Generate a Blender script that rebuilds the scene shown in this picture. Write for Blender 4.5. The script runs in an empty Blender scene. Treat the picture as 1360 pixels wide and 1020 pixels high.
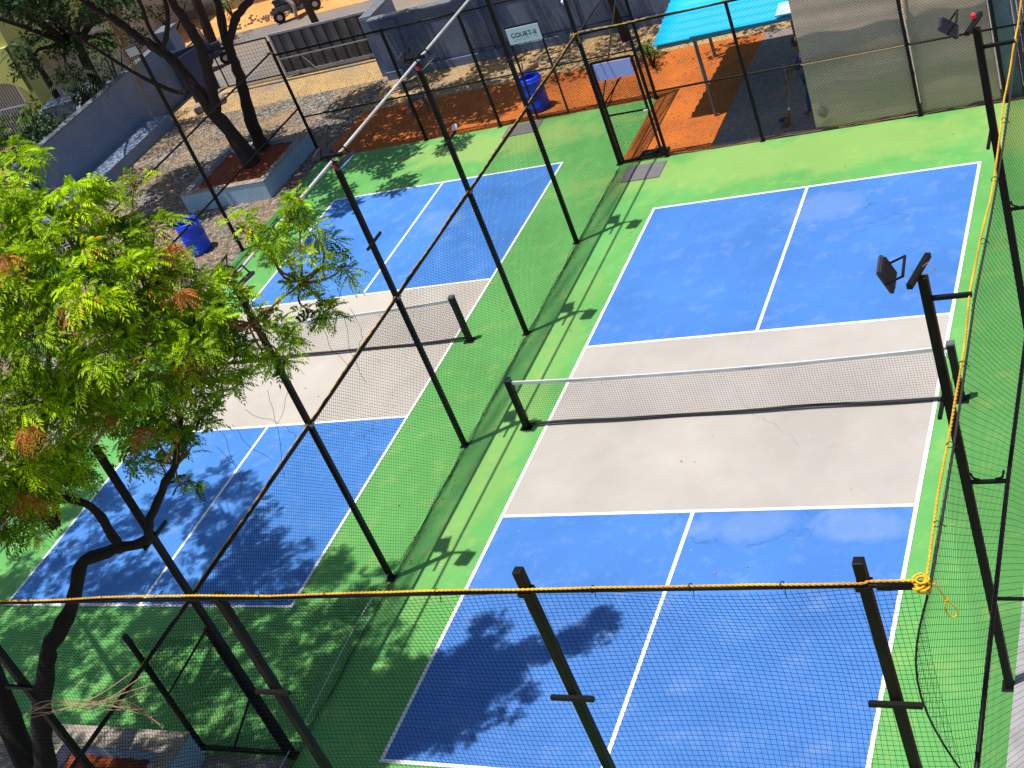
import bpy, math, random
import numpy as np
from mathutils import Vector, Matrix
R = math.radians
random.seed(7); rng = np.random.default_rng(7)
S = bpy.context.scene
C = S.collection

# ------------------------------------------------------------------ materials
def mat(name, col=(.5,.5,.5), rough=.7, metal=0., spec=.5, var=0., vscale=3., var2=0., vscale2=40., tint=None, bump=0., bscale=60., trans=0., detail=6.):
    m = bpy.data.materials.new(name); m.use_nodes = True
    nt = m.node_tree; N = nt.nodes; L = nt.links
    b = N['Principled BSDF']
    b.inputs['Roughness'].default_value = rough; b.inputs['Metallic'].default_value = metal
    b.inputs['Specular IOR Level'].default_value = spec
    b.inputs['Base Color'].default_value = (*col, 1)
    if var or var2 or bump:
        geo = N.new('ShaderNodeNewGeometry')
    out = None
    if var or var2:
        n1 = N.new('ShaderNodeTexNoise'); n1.inputs['Scale'].default_value = vscale; n1.inputs['Detail'].default_value = detail; n1.inputs['Roughness'].default_value = .6
        L.new(geo.outputs['Position'], n1.inputs['Vector'])
        mx = N.new('ShaderNodeMix'); mx.data_type = 'RGBA'
        t = tint if tint else tuple(c*.45 for c in col)
        mx.inputs[6].default_value = (*col, 1); mx.inputs[7].default_value = (*t, 1)
        rp = N.new('ShaderNodeMapRange'); rp.inputs[1].default_value = .38; rp.inputs[2].default_value = .72; rp.inputs[3].default_value = 0; rp.inputs[4].default_value = var
        L.new(n1.outputs['Fac'], rp.inputs[0]); L.new(rp.outputs[0], mx.inputs[0])
        out = mx.outputs[2]
        if var2:
            n2 = N.new('ShaderNodeTexNoise'); n2.inputs['Scale'].default_value = vscale2; n2.inputs['Detail'].default_value = 3
            L.new(geo.outputs['Position'], n2.inputs['Vector'])
            rp2 = N.new('ShaderNodeMapRange'); rp2.inputs[1].default_value = .3; rp2.inputs[2].default_value = .7; rp2.inputs[3].default_value = 1-var2; rp2.inputs[4].default_value = 1+var2
            L.new(n2.outputs['Fac'], rp2.inputs[0])
            ml = N.new('ShaderNodeMix'); ml.data_type = 'RGBA'; ml.blend_type = 'MULTIPLY'; ml.inputs[0].default_value = 1
            L.new(out, ml.inputs[6]); L.new(rp2.outputs[0], ml.inputs[7]); out = ml.outputs[2]
        L.new(out, b.inputs['Base Color'])
    if bump:
        n3 = N.new('ShaderNodeTexNoise'); n3.inputs['Scale'].default_value = bscale; n3.inputs['Detail'].default_value = 4
        L.new(geo.outputs['Position'], n3.inputs['Vector'])
        bp = N.new('ShaderNodeBump'); bp.inputs['Strength'].default_value = bump; bp.inputs['Distance'].default_value = .02
        L.new(n3.outputs['Fac'], bp.inputs['Height']); L.new(bp.outputs[0], b.inputs['Normal'])
    return m

def court_mat(name, col, dust, stains=(), dustamt=.35, ring=.5):
    """acrylic sports paint: faded patches, fine grain, dusty scuffs, dried puddle rings"""
    m = mat(name, col, rough=.62, spec=.35)
    nt = m.node_tree; N = nt.nodes; L = nt.links; b = N['Principled BSDF']
    geo = N.new('ShaderNodeNewGeometry')
    def noise(scale, det=5, rough=.6, vec=None):
        n = N.new('ShaderNodeTexNoise'); n.inputs['Scale'].default_value = scale; n.inputs['Detail'].default_value = det; n.inputs['Roughness'].default_value = rough
        L.new(vec or geo.outputs['Position'], n.inputs['Vector']); return n.outputs['Fac']
    def rng_(v, a, b_, c, d):
        r = N.new('ShaderNodeMapRange'); r.inputs[1].default_value = a; r.inputs[2].default_value = b_; r.inputs[3].default_value = c; r.inputs[4].default_value = d
        L.new(v, r.inputs[0]); return r.outputs[0]
    def mixc(f, a, b_):
        x = N.new('ShaderNodeMix'); x.data_type = 'RGBA'
        L.new(f, x.inputs[0])
        for s, i in ((a, 6), (b_, 7)):
            if isinstance(s, tuple): x.inputs[i].default_value = (*s, 1)
            else: L.new(s, x.inputs[i])
        return x.outputs[2]
    c1 = mixc(rng_(noise(.55, 4), .35, .7, 0, 1), col, tuple(min(1, c*1.22+.008) for c in col))
    c2 = mixc(rng_(noise(2.3, 8, .7), .52, .78, 0, dustamt), c1, dust)
    # directional scuffs from sweeping / play
    mp = N.new('ShaderNodeMapping'); mp.inputs['Scale'].default_value = (9, 1.1, 1); mp.inputs['Rotation'].default_value = (0, 0, .5)
    L.new(geo.outputs['Position'], mp.inputs['Vector'])
    c3 = mixc(rng_(noise(2.2, 7, .75, mp.outputs[0]), .62, .8, 0, dustamt*.8), c2, dust)
    c4 = mixc(rng_(noise(38, 3), .35, .7, .0, .10), c3, tuple(c*.5 for c in col))
    mp2 = N.new('ShaderNodeMapping'); mp2.inputs['Scale'].default_value = (1.3, 14, 1); mp2.inputs['Rotation'].default_value = (0, 0, -.75)
    L.new(geo.outputs['Position'], mp2.inputs['Vector'])
    c4 = mixc(rng_(noise(1.9, 3, .5, mp2.outputs[0]), .70, .76, 0, .30), c4, tuple(min(1, c*1.15+.05) for c in dust))
    cv = N.new('ShaderNodeTexVoronoi'); cv.feature = 'DISTANCE_TO_EDGE'; cv.inputs['Scale'].default_value = .22
    wv = N.new('ShaderNodeVectorMath'); wv.operation = 'ADD'; L.new(geo.outputs['Position'], wv.inputs[0])
    nn = N.new('ShaderNodeTexNoise'); nn.inputs['Scale'].default_value = 1.2; nn.inputs['Detail'].default_value = 6; L.new(geo.outputs['Position'], nn.inputs['Vector']); L.new(nn.outputs['Color'], wv.inputs[1]); L.new(wv.outputs[0], cv.inputs['Vector'])
    mk = N.new('ShaderNodeMath'); mk.operation = 'MULTIPLY'; L.new(rng_(cv.outputs['Distance'], .0005, .0022, .55, 0), mk.inputs[0]); L.new(rng_(noise(.35, 3), .48, .6, 0, 1), mk.inputs[1])
    c4 = mixc(mk.outputs[0], c4, tuple(c*.45 for c in col))
    # little specks
    vo = N.new('ShaderNodeTexVoronoi'); vo.inputs['Scale'].default_value = 2.6; L.new(geo.outputs['Position'], vo.inputs['Vector'])
    c5 = mixc(rng_(vo.outputs['Distance'], .018, .03, .75, 0), c4, tuple(min(1, c*1.1+.12) for c in dust))
    cur = c5
    for (cx, cy, rx, ry, amt) in stains:
        mp = N.new('ShaderNodeMapping'); mp.inputs['Location'].default_value = (-cx/rx, -cy/ry, 0); mp.inputs['Scale'].default_value = (1/rx, 1/ry, 0)
        L.new(geo.outputs['Position'], mp.inputs['Vector'])
        ln = N.new('ShaderNodeVectorMath'); ln.operation = 'LENGTH'; L.new(mp.outputs[0], ln.inputs[0])
        ad = N.new('ShaderNodeMath'); ad.operation = 'ADD'; L.new(ln.outputs['Value'], ad.inputs[0]); L.new(rng_(noise(1.6, 7, .62), .2, .8, -.55, .55), ad.inputs[1])
        d = ad.outputs[0]
        cur = mixc(rng_(d, .55, 1.0, amt, 0), cur, tuple(c*.9 for c in dust))
        r1 = N.new('ShaderNodeMath'); r1.operation = 'SUBTRACT'; L.new(d, r1.inputs[0]); r1.inputs[1].default_value = 1.02
        r2 = N.new('ShaderNodeMath'); r2.operation = 'ABSOLUTE'; L.new(r1.outputs[0], r2.inputs[0])
        mr = N.new('ShaderNodeMath'); mr.operation = 'MULTIPLY'; L.new(rng_(r2.outputs[0], .0, .05, ring, 0), mr.inputs[0]); L.new(rng_(noise(1.7, 4), .42, .62, 0, 1), mr.inputs[1])
        cur = mixc(mr.outputs[0], cur, tuple(c*.45 for c in col))
    L.new(cur, b.inputs['Base Color'])
    bp = N.new('ShaderNodeBump'); bp.inputs['Strength'].default_value = .25; bp.inputs['Distance'].default_value = .01
    L.new(noise(90, 2), bp.inputs['Height']); L.new(bp.outputs[0], b.inputs['Normal'])
    return m

def gravel_mat(name):
    m = mat(name, rough=.9, spec=.25); nt = m.node_tree; N = nt.nodes; L = nt.links; b = N['Principled BSDF']
    geo = N.new('ShaderNodeNewGeometry')
    vo = N.new('ShaderNodeTexVoronoi'); vo.inputs['Scale'].default_value = 15; L.new(geo.outputs['Position'], vo.inputs['Vector'])
    cr = N.new('ShaderNodeValToRGB'); e = cr.color_ramp.elements
    e[0].color = (.05,.05,.052,1); e[1].color = (.40,.36,.30,1)
    x = e.new(.45); x.color = (.14,.13,.12,1)
    sx = N.new('ShaderNodeSeparateColor'); L.new(vo.outputs['Color'], sx.inputs[0]); L.new(sx.outputs[0], cr.inputs[0])
    n = N.new('ShaderNodeTexNoise'); n.inputs['Scale'].default_value = .9; n.inputs['Detail'].default_value = 5; L.new(geo.outputs['Position'], n.inputs['Vector'])
    rp = N.new('ShaderNodeMapRange'); rp.inputs[1].default_value = .4; rp.inputs[2].default_value = .7; rp.inputs[4].default_value = .7; L.new(n.outputs['Fac'], rp.inputs[0])
    mx = N.new('ShaderNodeMix'); mx.data_type = 'RGBA'; L.new(rp.outputs[0], mx.inputs[0]); L.new(cr.outputs[0], mx.inputs[6]); mx.inputs[7].default_value = (.42,.27,.12,1)
    L.new(mx.outputs[2], b.inputs['Base Color'])
    bp = N.new('ShaderNodeBump'); bp.inputs['Strength'].default_value = .9; bp.inputs['Distance'].default_value = .04; bp.invert = True
    L.new(vo.outputs['Distance'], bp.inputs['Height']); L.new(bp.outputs[0], b.inputs['Normal'])
    return m

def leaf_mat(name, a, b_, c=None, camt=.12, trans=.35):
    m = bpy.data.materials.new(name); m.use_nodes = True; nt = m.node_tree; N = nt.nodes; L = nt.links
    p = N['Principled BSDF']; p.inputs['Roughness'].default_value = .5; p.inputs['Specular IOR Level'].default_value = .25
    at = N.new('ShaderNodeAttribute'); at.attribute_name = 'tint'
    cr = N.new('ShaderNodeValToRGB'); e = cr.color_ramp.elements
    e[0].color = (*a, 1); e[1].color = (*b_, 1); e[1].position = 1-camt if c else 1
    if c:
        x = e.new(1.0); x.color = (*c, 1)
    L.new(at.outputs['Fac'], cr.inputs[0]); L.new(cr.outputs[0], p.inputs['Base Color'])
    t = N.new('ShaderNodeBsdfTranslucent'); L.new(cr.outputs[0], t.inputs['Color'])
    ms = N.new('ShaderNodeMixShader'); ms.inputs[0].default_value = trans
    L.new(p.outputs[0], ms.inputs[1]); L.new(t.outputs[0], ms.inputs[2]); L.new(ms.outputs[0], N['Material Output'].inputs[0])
    return m

M = dict(
 black=mat('black_paint', (.004,.004,.005), rough=.5, spec=.2, var=.25, vscale=9, tint=(.03,.018,.012)),
 pipe=mat('pale_grey_pipe', (.62,.60,.59), rough=.4, var=.5, vscale=2.5, tint=(.22,.17,.15)),  # pale grey puts sun glare on the black top rail into the colour
 net=mat('black_net_cord', (.005,.006,.007), rough=.9, spec=.1),
 selv=mat('net_selvage', (.02,.018,.015), rough=.85),
 rust=mat('dry_cord', (.30,.16,.07), rough=.9),
 yellow=mat('yellow_rope', (.88,.52,.01), rough=.55, var=.95, vscale=1.6, tint=(.42,.17,.015), var2=.25, vscale2=60),
 yrope2=mat('weathered_rope', (.62,.36,.04), rough=.7, var=.8, vscale=6, tint=(.22,.13,.04)),
 white=mat('white_line_paint', (.84,.83,.82), rough=.6, var=.6, vscale=9, tint=(.56,.56,.57), var2=.06),
 whiteplastic=mat('white_plastic', (.78,.78,.80), rough=.5),
 tape=mat('net_tape', (.62,.62,.62), rough=.7, var=.5, vscale=4, tint=(.40,.40,.41)),
 dirt=mat('orange_dirt', (.56,.145,.014), rough=.95, var=.75, vscale=1.1, tint=(.30,.075,.014), var2=.16, vscale2=17, bump=.35, bscale=22),
 roadside=mat('roadside_dirt', (.75,.36,.12), rough=.95, var=.8, vscale=.8, tint=(.5,.2,.05), var2=.2, vscale2=8, bump=.6, bscale=9),
 concrete=mat('old_concrete', (.20,.19,.19), rough=.9, var=.8, vscale=1.1, tint=(.34,.22,.14), var2=.25, vscale2=11, bump=.5, bscale=25),
 yardpath=mat('yard_concrete', (.50,.32,.125), rough=.92, var=.85, vscale=.8, tint=(.26,.20,.15), var2=.25, vscale2=9, bump=.5, bscale=14),
 road=mat('asphalt_road', (.17,.155,.15), rough=.9, var=.8, vscale=.5, tint=(.30,.22,.15), var2=.15, vscale2=20, bump=.4, bscale=60),
 kerb=mat('kerb_concrete', (.50,.49,.50), rough=.8, var=.6, vscale=4, tint=(.30,.28,.27)),
 tile=mat('brown_paving', (.30,.16,.09), rough=.8, var=.6, vscale=3),
 earth=mat('earth', (.26,.17,.09), rough=1, var=.6, vscale=.3),
 bluewall=mat('weathered_blue_wall', (.09,.14,.25), rough=.85, var=.9, vscale=1.0, tint=(.20,.23,.30), var2=.12, vscale2=12),
 walltop=mat('wall_coping', (.15,.17,.20), rough=.9, var=.6, vscale=5),
 bluewall2=mat('rendered_wall', (.15,.21,.32), rough=.85, var=.8, vscale=.9, tint=(.22,.25,.33), var2=.10, vscale2=9),
 planter=mat('painted_planter', (.36,.55,.74), rough=.8, var=.4, vscale=2.5, tint=(.24,.38,.52)),
 rim=mat('planter_rim', (.40,.34,.28), rough=.9, var=.8, vscale=5, tint=(.16,.14,.12)),
 soil=mat('red_soil', (.33,.065,.018), rough=1, var=.8, vscale=4, tint=(.12,.03,.01), bump=1, bscale=20),
 drum=mat('blue_plastic', (.004,.06,.85), rough=.38, spec=.5, var=.25, vscale=6, tint=(.02,.10,.40)),
 drumin=mat('drum_inside', (.01,.03,.16), rough=.6),
 canopy=mat('cyan_roof_sheet', (.003,.43,.74), rough=.55, spec=.25, var=.15, vscale=3, tint=(.08,.55,.80)),
 canopyw=mat('worn_sheet', (.60,.75,.80), rough=.6, var=.8, vscale=9, tint=(.1,.5,.75)),
 steel=mat('grey_steel', (.10,.11,.12), rough=.5, metal=.3, var=.6, vscale=5, tint=(.25,.25,.26)),
 gatep=mat('grey_gate_sheet', (.045,.05,.07), rough=.6, var=.7, vscale=2, tint=(.11,.12,.15)),
 gatel=mat('light_gate_rail', (.28,.30,.33), rough=.5, var=.7, vscale=8, tint=(.12,.12,.13)),
 yellowb=mat('lime_plaster', (.52,.54,.16), rough=.85, var=.4, vscale=.6, tint=(.30,.32,.12)),
 whitew=mat('whitewash', (.66,.62,.52), rough=.85, var=.6, vscale=1.0, tint=(.42,.36,.28)),
 bark=mat('dark_bark', (.035,.019,.014), rough=.95, var=.7, vscale=7, tint=(.018,.011,.010), bump=.9, bscale=22),
 barkn=mat('neem_bark', (.018,.011,.009), rough=.95, var=.7, vscale=9, tint=(.012,.009,.009), bump=.9, bscale=30),
 twig=mat('reddish_twig', (.22,.075,.025), rough=.8, var=.6, vscale=12, tint=(.15,.06,.03)),
 dry=mat('dry_root', (.34,.22,.12), rough=.9, var=.6, vscale=8, tint=(.2,.12,.06)),
 mat_=mat('grey_rubber_mat', (.17,.155,.16), rough=.9, var=.5, vscale=8, tint=(.11,.10,.11), var2=.1),
 signw=mat('sign_face', (.50,.58,.66), rough=.5),
 signl=mat('sign_face_back', (.38,.40,.85), rough=.5),
 ink=mat('sign_lettering', (.03,.04,.08), rough=.6),
 glass=mat('lamp_glass', (.45,.48,.50), rough=.12, spec=.8),
 housing=mat('lamp_housing', (.035,.033,.05), rough=.45),
 red=mat('red_tape', (.80,.03,.07), rough=.5),
 denim=mat('denim', (.03,.07,.17), rough=.9), skin=mat('skin', (.20,.10,.06), rough=.6), shirt=mat('dark_shirt', (.03,.04,.09), rough=.9),
 pink=mat('pink_cloth', (.26,.20,.20), rough=.9), hair=mat('black_hair', (.01,.01,.01), rough=.6),
 straw=mat('broom_straw', (.36,.12,.03), rough=.95), plank=mat('pinkish_plank', (.42,.20,.14), rough=.8, var=.5, vscale=5),
 tyre=mat('tyre_rubber', (.015,.015,.016), rough=.85), chrome=mat('wheel_metal', (.4,.4,.42), rough=.3, metal=.9),
 scootw=mat('white_scooter_paint', (.09,.09,.10), rough=.3), scootd=mat('dark_scooter_paint', (.03,.05,.10), rough=.3),
 carp=mat('pale_blue_car_paint', (.14,.19,.28), rough=.3), carg=mat('car_glass', (.02,.025,.03), rough=.1),
 bluesheet=mat('blue_sheet', (.012,.035,.11), rough=.5, var=.5, vscale=2), greysheet=mat('bluish_sheet', (.22,.30,.38), rough=.45, var=.6, vscale=3, tint=(.10,.13,.2)),
 rubble=mat('rubble_stone', (.30,.22,.19), rough=1, var=.7, vscale=5), tin=mat('shade_roof_tin', (.3,.3,.3), rough=.6),
 teal=mat('teal_paint', (.03,.30,.28), rough=.6), orange=mat('rust_orange', (.62,.16,.04), rough=.8),
)
M['blue1'] = court_mat('court_blue_paint', (.044,.162,.47), (.30,.38,.56), stains=((3.4,12.6,.9,.55,.22),(3.9,4.25,1.0,.36,.26),(5.45,4.22,.85,.34,.28)))
M['blue2'] = court_mat('court_blue_paint_faded', (.046,.180,.51), (.34,.45,.66), stains=((-5.2,14.2,.8,.6,.16),))
M['grey1'] = court_mat('kitchen_beige_paint', (.375,.345,.315), (.45,.36,.30), dustamt=.3)
M['grey2'] = court_mat('kitchen_cream_paint', (.43,.39,.345), (.48,.43,.35), dustamt=.25)
M['green'] = court_mat('court_green_paint', (.098,.325,.078), (.34,.46,.12), dustamt=.6, stains=((2.5,14.7,5.5,1.0,.5),(6.9,14.6,1.0,1.6,.6),(-5.0,17.6,3.5,.9,.6),(-.6,7,.5,5,.3)), ring=0)
M['gravel'] = gravel_mat('gravel')
M['neem'] = leaf_mat('neem_leaf', (.006,.075,.002), (.56,.82,.004), (.62,.18,.01), .07, .27)
M['drk'] = leaf_mat('dark_leaf', (.008,.026,.008), (.05,.11,.03), None, .1, .15)
M['mid'] = leaf_mat('mid_leaf', (.03,.11,.015), (.16,.30,.03), None, .1, .3)
M['dryleaf'] = leaf_mat('dry_leaf', (.40,.10,.02), (.62,.28,.06), None, .1, .15)
def cloth_mat():
    m = mat('shade_cloth', (.66,.49,.375), rough=.95, var=.6, vscale=1.1, tint=(.50,.38,.29))
    nt = m.node_tree; N = nt.nodes; L = nt.links; b = N['Principled BSDF']
    tc = N.new('ShaderNodeNewGeometry')
    mp = N.new('ShaderNodeMapping'); mp.inputs['Scale'].default_value = (2, 1, 60); L.new(tc.outputs['Position'], mp.inputs['Vector'])
    n = N.new('ShaderNodeTexNoise'); n.inputs['Scale'].default_value = 1.5; n.inputs['Detail'].default_value = 2; L.new(mp.outputs[0], n.inputs['Vector'])
    rp = N.new('ShaderNodeMapRange'); rp.inputs[1].default_value = .3; rp.inputs[2].default_value = .7; rp.inputs[3].default_value = .93; rp.inputs[4].default_value = 1.07; L.new(n.outputs['Fac'], rp.inputs[0])
    src = b.inputs['Base Color'].links[0].from_socket
    ml = N.new('ShaderNodeMix'); ml.data_type = 'RGBA'; ml.blend_type = 'MULTIPLY'; ml.inputs[0].default_value = 1
    L.new(src, ml.inputs[6]); L.new(rp.outputs[0], ml.inputs[7]); L.new(ml.outputs[2], b.inputs['Base Color'])
    return m
M['cloth'] = cloth_mat()

# ------------------------------------------------------------------ mesh builder
class MB:
    def __init__(s): s.v = []; s.f = []; s.n = 0; s.smooth = True; s.t = None
    def add(s, v, f):
        v = np.asarray(v, float); s.v.append(v)
        s.f += [tuple(i+s.n for i in q) for q in f]; s.n += len(v); return s
    def box(s, c, d, rz=0, rx=0, ry=0, bev=0):
        c = np.array(c, float); h = np.array(d, float)/2
        m = Matrix.Rotation(rz,3,'Z') @ Matrix.Rotation(ry,3,'Y') @ Matrix.Rotation(rx,3,'X')
        m = np.array(m)
        if bev <= 0:
            p = np.array([[x,y,z] for x in (-1,1) for y in (-1,1) for z in (-1,1)])*h
            s.add(p@m.T+c, [(0,1,3,2),(4,6,7,5),(0,4,5,1),(2,3,7,6),(0,2,6,4),(1,5,7,3)]); return s
        import bmesh
        bm = bmesh.new(); bmesh.ops.create_cube(bm, size=1)
        bmesh.ops.scale(bm, vec=tuple(2*h), verts=bm.verts)
        bmesh.ops.bevel(bm, geom=list(bm.edges), offset=bev, segments=2, affect='EDGES')
        v = [tuple(x.co) for x in bm.verts]; bm.verts.index_update()
        f = [tuple(x.index for x in q.verts) for q in bm.faces]; bm.free()
        s.add(np.array(v)@m.T+c, f); return s
    def bx(s, x0, x1, y0, y1, z0, z1, bev=0):
        return s.box(((x0+x1)/2,(y0+y1)/2,(z0+z1)/2), (x1-x0,y1-y0,z1-z0), bev=bev)
    def sheet(s, x0, x1, y0, y1, z): return s.add([(x0,y0,z),(x1,y0,z),(x1,y1,z),(x0,y1,z)], [(0,1,2,3)])
    def poly(s, pts, z): return s.add([(a,b,z) for a,b in pts], [tuple(range(len(pts)))])
    def tube(s, path, r, n=8, cap=True, tri=False):
        P = [Vector(p) for p in path]; k = len(P)
        rr = r if hasattr(r, '__len__') else [r]*k
        V = []; up = Vector((.13,.21,1)).normalized(); prev = None
        for i, p in enumerate(P):
            t = (P[min(i+1,k-1)]-P[max(i-1,0)])
            t = t.normalized() if t.length > 1e-9 else Vector((0,0,1))
            if prev is None:
                a = t.cross(up)
                if a.length < .1: a = t.cross(Vector((1,0,0)))
            else: a = prev - t*prev.dot(t)
            a.normalize(); prev = a; b = t.cross(a)
            for j in range(n):
                th = 2*math.pi*j/n; V.append(p+(a*math.cos(th)+b*math.sin(th))*rr[i])
        F = [(i*n+j, i*n+(j+1)%n, (i+1)*n+(j+1)%n, (i+1)*n+j) for i in range(k-1) for j in range(n)]
        if cap: F += [tuple(range(n-1,-1,-1)), tuple((k-1)*n+j for j in range(n))]
        return s.add([tuple(v) for v in V], F)
    def sq(s, a, b, w, w2=None):
        """square bar from a to b"""
        a = Vector(a); b = Vector(b); t = (b-a).normalized(); w2 = w2 or w
        u = t.cross(Vector((0,0,1)))
        if u.length < .05: u = Vector((1,0,0))
        u.normalize(); v = t.cross(u)
        V = []
        for p in (a,b):
            for x,y in ((-1,-1),(1,-1),(1,1),(-1,1)): V.append(tuple(p+u*x*w/2+v*y*w2/2))
        return s.add(V, [(0,1,2,3)[::-1],(4,5,6,7),(0,1,5,4),(1,2,6,5),(2,3,7,6),(3,0,4,7)])
    def lathe(s, prof, c=(0,0,0), n=28, close=True):
        V = []; k = len(prof)
        for r, z in prof:
            for j in range(n):
                th = 2*math.pi*j/n; V.append((c[0]+r*math.cos(th), c[1]+r*math.sin(th), c[2]+z))
        F = [(i*n+j, i*n+(j+1)%n, (i+1)*n+(j+1)%n, (i+1)*n+j) for i in range(k-1) for j in range(n)]
        if close: F += [tuple(range(n-1,-1,-1)), tuple((k-1)*n+j for j in range(n))]
        return s.add(V, F)
    def strands(s, pts_list, r):
        """thin three-sided cords along many polylines"""
        off = np.array([(0,0),(1,0),(.5,.9)])-np.array([.5,.3])
        for P in pts_list:
            P = np.asarray(P, float); k = len(P)
            t = P[-1]-P[0]; t = t/(np.linalg.norm(t)+1e-9)
            a = np.cross(t, (0.3,0.9,0.1)); a /= np.linalg.norm(a); b = np.cross(t, a)
            V = (P[:,None,:] + (off[:,0,None]*a+off[:,1,None]*b)[None]*2*r).reshape(-1,3)
            F = [(i*3+j, i*3+(j+1)%3, (i+1)*3+(j+1)%3, (i+1)*3+j) for i in range(k-1) for j in range(3)]
            s.add(V, F)
        return s
WL = {}   # world origin of every thing
def obj(name, mb, m, parent=None, world=True, smooth=False, bevel=0, attr=None):
    me = bpy.data.meshes.new(name)
    v = np.concatenate(mb.v) if mb.v else np.zeros((0,3))
    if parent is not None and world: v = v - np.array(WL[parent.name])
    me.from_pydata(v.tolist(), [], mb.f); me.materials.append(M[m] if isinstance(m, str) else m)
    if smooth: me.polygons.foreach_set('use_smooth', [True]*len(me.polygons))
    if attr is not None:
        a = me.attributes.new('tint', 'FLOAT', 'POINT'); a.data.foreach_set('value', attr)
    o = bpy.data.objects.new(name, me); C.objects.link(o)
    if parent is not None: o.parent = parent; WL[o.name] = WL[parent.name]
    else: WL[o.name] = (0,0,0)
    if bevel:
        b = o.modifiers.new('bevel', 'BEVEL'); b.width = bevel; b.segments = 2; b.limit_method = 'ANGLE'
    return o
def thing(name, label, cat, loc=(0,0,0), rz=0, group=None):
    o = bpy.data.objects.new(name, None); C.objects.link(o); o.location = loc; o.rotation_euler = (0,0,rz); o.empty_display_size = .2
    o['label'] = label; o['category'] = cat
    if group: o['group'] = group
    WL[o.name] = tuple(loc); return o
def tag(o, label, cat, group=None):
    o['label'] = label; o['category'] = cat
    if group: o['group'] = group
    return o
def struct(name, mb, m, **k):
    o = obj(name, mb, m, **k); o['kind'] = 'structure'; return o
def dup(root, loc, rz, label=None):
    r = root.copy(); C.objects.link(r); r.location = loc; r.rotation_euler = (0,0,rz)
    if label: r['label'] = label
    WL[r.name] = tuple(loc)
    for ch in list(root.children):
        c = ch.copy(); C.objects.link(c); c.parent = r
        for g in ch.children:
            d = g.copy(); C.objects.link(d); d.parent = c
    return r
def origin_to(o, loc):
    """move a top-level mesh's origin to its base"""
    l = Vector(loc); o.data.transform(Matrix.Translation(-l)); o.location = l; return o

# ------------------------------------------------------------------ setting
XF, XR, YF, YL2, XL = -1.33, 7.42, 15.53, 18.5, -10.6
YN = -2.12
struct('ground', MB().sheet(-200,200,-120,260,-.16), 'earth')
struct('concrete_yard', MB().bx(-30,XF,-8,-.06,-.15,-.012), 'concrete')
struct('gravel_yard', MB().bx(-19.4,XL,-.06,23.2,-.15,-.012), 'gravel')
struct('dirt_yard', MB().bx(XL,XF,YL2+.02,21.1,-.15,-.016).bx(XF,.66,YF+.02,21.1,-.15,-.016), 'dirt')
struct('yard_path', MB().poly([(-19.4,23.2),(XL,23.2),(XL,21.1),(12,21.1),(12,25.2),(-19.4,25.2)], -.012), 'yardpath')
struct('shed_floor', MB().bx(.66,12,YF+.06,21.1,-.15,-.008), 'concrete')
struct('road', MB().sheet(-70,60,25.2,30.5,-.004), 'road')
struct('roadside', MB().sheet(-70,60,30.5,70,.002), 'roadside')
struct('court_surface', MB().bx(XF,7.47,-6,YF,-.15,0), 'green')
struct('court_surface', MB().bx(XL,XF,-.06,YL2,-.15,0), 'green')
struct('kerb', MB().bx(7.47,7.74,-9,17,-.15,.06), 'kerb', bevel=.01)
struct('paving', MB().bx(7.74,14,-9,17,-.15,.02), 'tile')
def court(x0, y0, bl, gr):
    W_, Lh, k0, k1, w = 6.1, 13.41, 4.572, 8.839, .055
    struct('blue_zone', MB().sheet(x0,x0+W_,y0,y0+k0,.004).sheet(x0,x0+W_,y0+k1,y0+Lh,.004), bl)
    struct('kitchen_zone', MB().sheet(x0,x0+W_,y0+k0,y0+k1,.004), gr)
    m = MB(); z = .008
    m.sheet(x0,x0+w,y0,y0+Lh,z).sheet(x0+W_-w,x0+W_,y0,y0+Lh,z)
    for a in (0, Lh-w): m.sheet(x0+w,x0+W_-w,y0+a,y0+a+w,z)
    for a in (k0-w/2, k1-w/2): m.sheet(x0+w,x0+W_-w,y0+a,y0+a+w,z)
    c = x0+W_/2-w/2
    m.sheet(c,c+w,y0+w,y0+k0-w/2,z).sheet(c,c+w,y0+k1+w/2,y0+Lh-w,z)
    struct('court_line', m, 'white')
court(0, 0, 'blue1', 'grey1')
X2, Y2 = -8.92, 2.65
court(X2, Y2, 'blue2', 'grey2')

# ------------------------------------------------------------------ nets
def clip_lines(U, V, c, diamond):
    out = []
    if not diamond:
        for i in range(int(U/c)+1): out.append(((i*c,0),(i*c,V)))
        for j in range(int(V/c)+1): out.append(((0,j*c),(U,j*c)))
    else:
        k = c*math.sqrt(2)
        for i in range(-int(V/k)-1, int(U/k)+2):
            a = i*k            # u - v = a
            u0, v0 = (a,0) if a >= 0 else (0,-a)
            u1, v1 = (U,U-a) if U-a <= V else (V+a,V)
            if u1 > u0+1e-3: out.append(((u0,v0),(u1,v1)))
            a = i*k+V          # u + v = a
            u0, v0 = (a,0) if a <= U else (U,a-U)
            u1, v1 = (a-V,V) if a >= V else (0,a)
            if u0 > u1+1e-3: out.append(((u0,v0),(u1,v1)))
    return out
def net(mb, f, U, V, c, r, diamond=True, step=.3):
    pl = []
    for (a, b) in clip_lines(U, V, c, diamond):
        n = max(2, int(math.dist(a, b)/step)+1); t = np.linspace(0, 1, n)
        u = a[0]+(b[0]-a[0])*t; v = a[1]+(b[1]-a[1])*t
        pl.append(f(u, v))
    return mb.strands(pl, r)
def wob(u, v, a=.02, s=1.7): return a*np.sin(u*s+v*1.3)+a*.6*np.sin(u*3.1-v*2.2+1)
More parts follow.
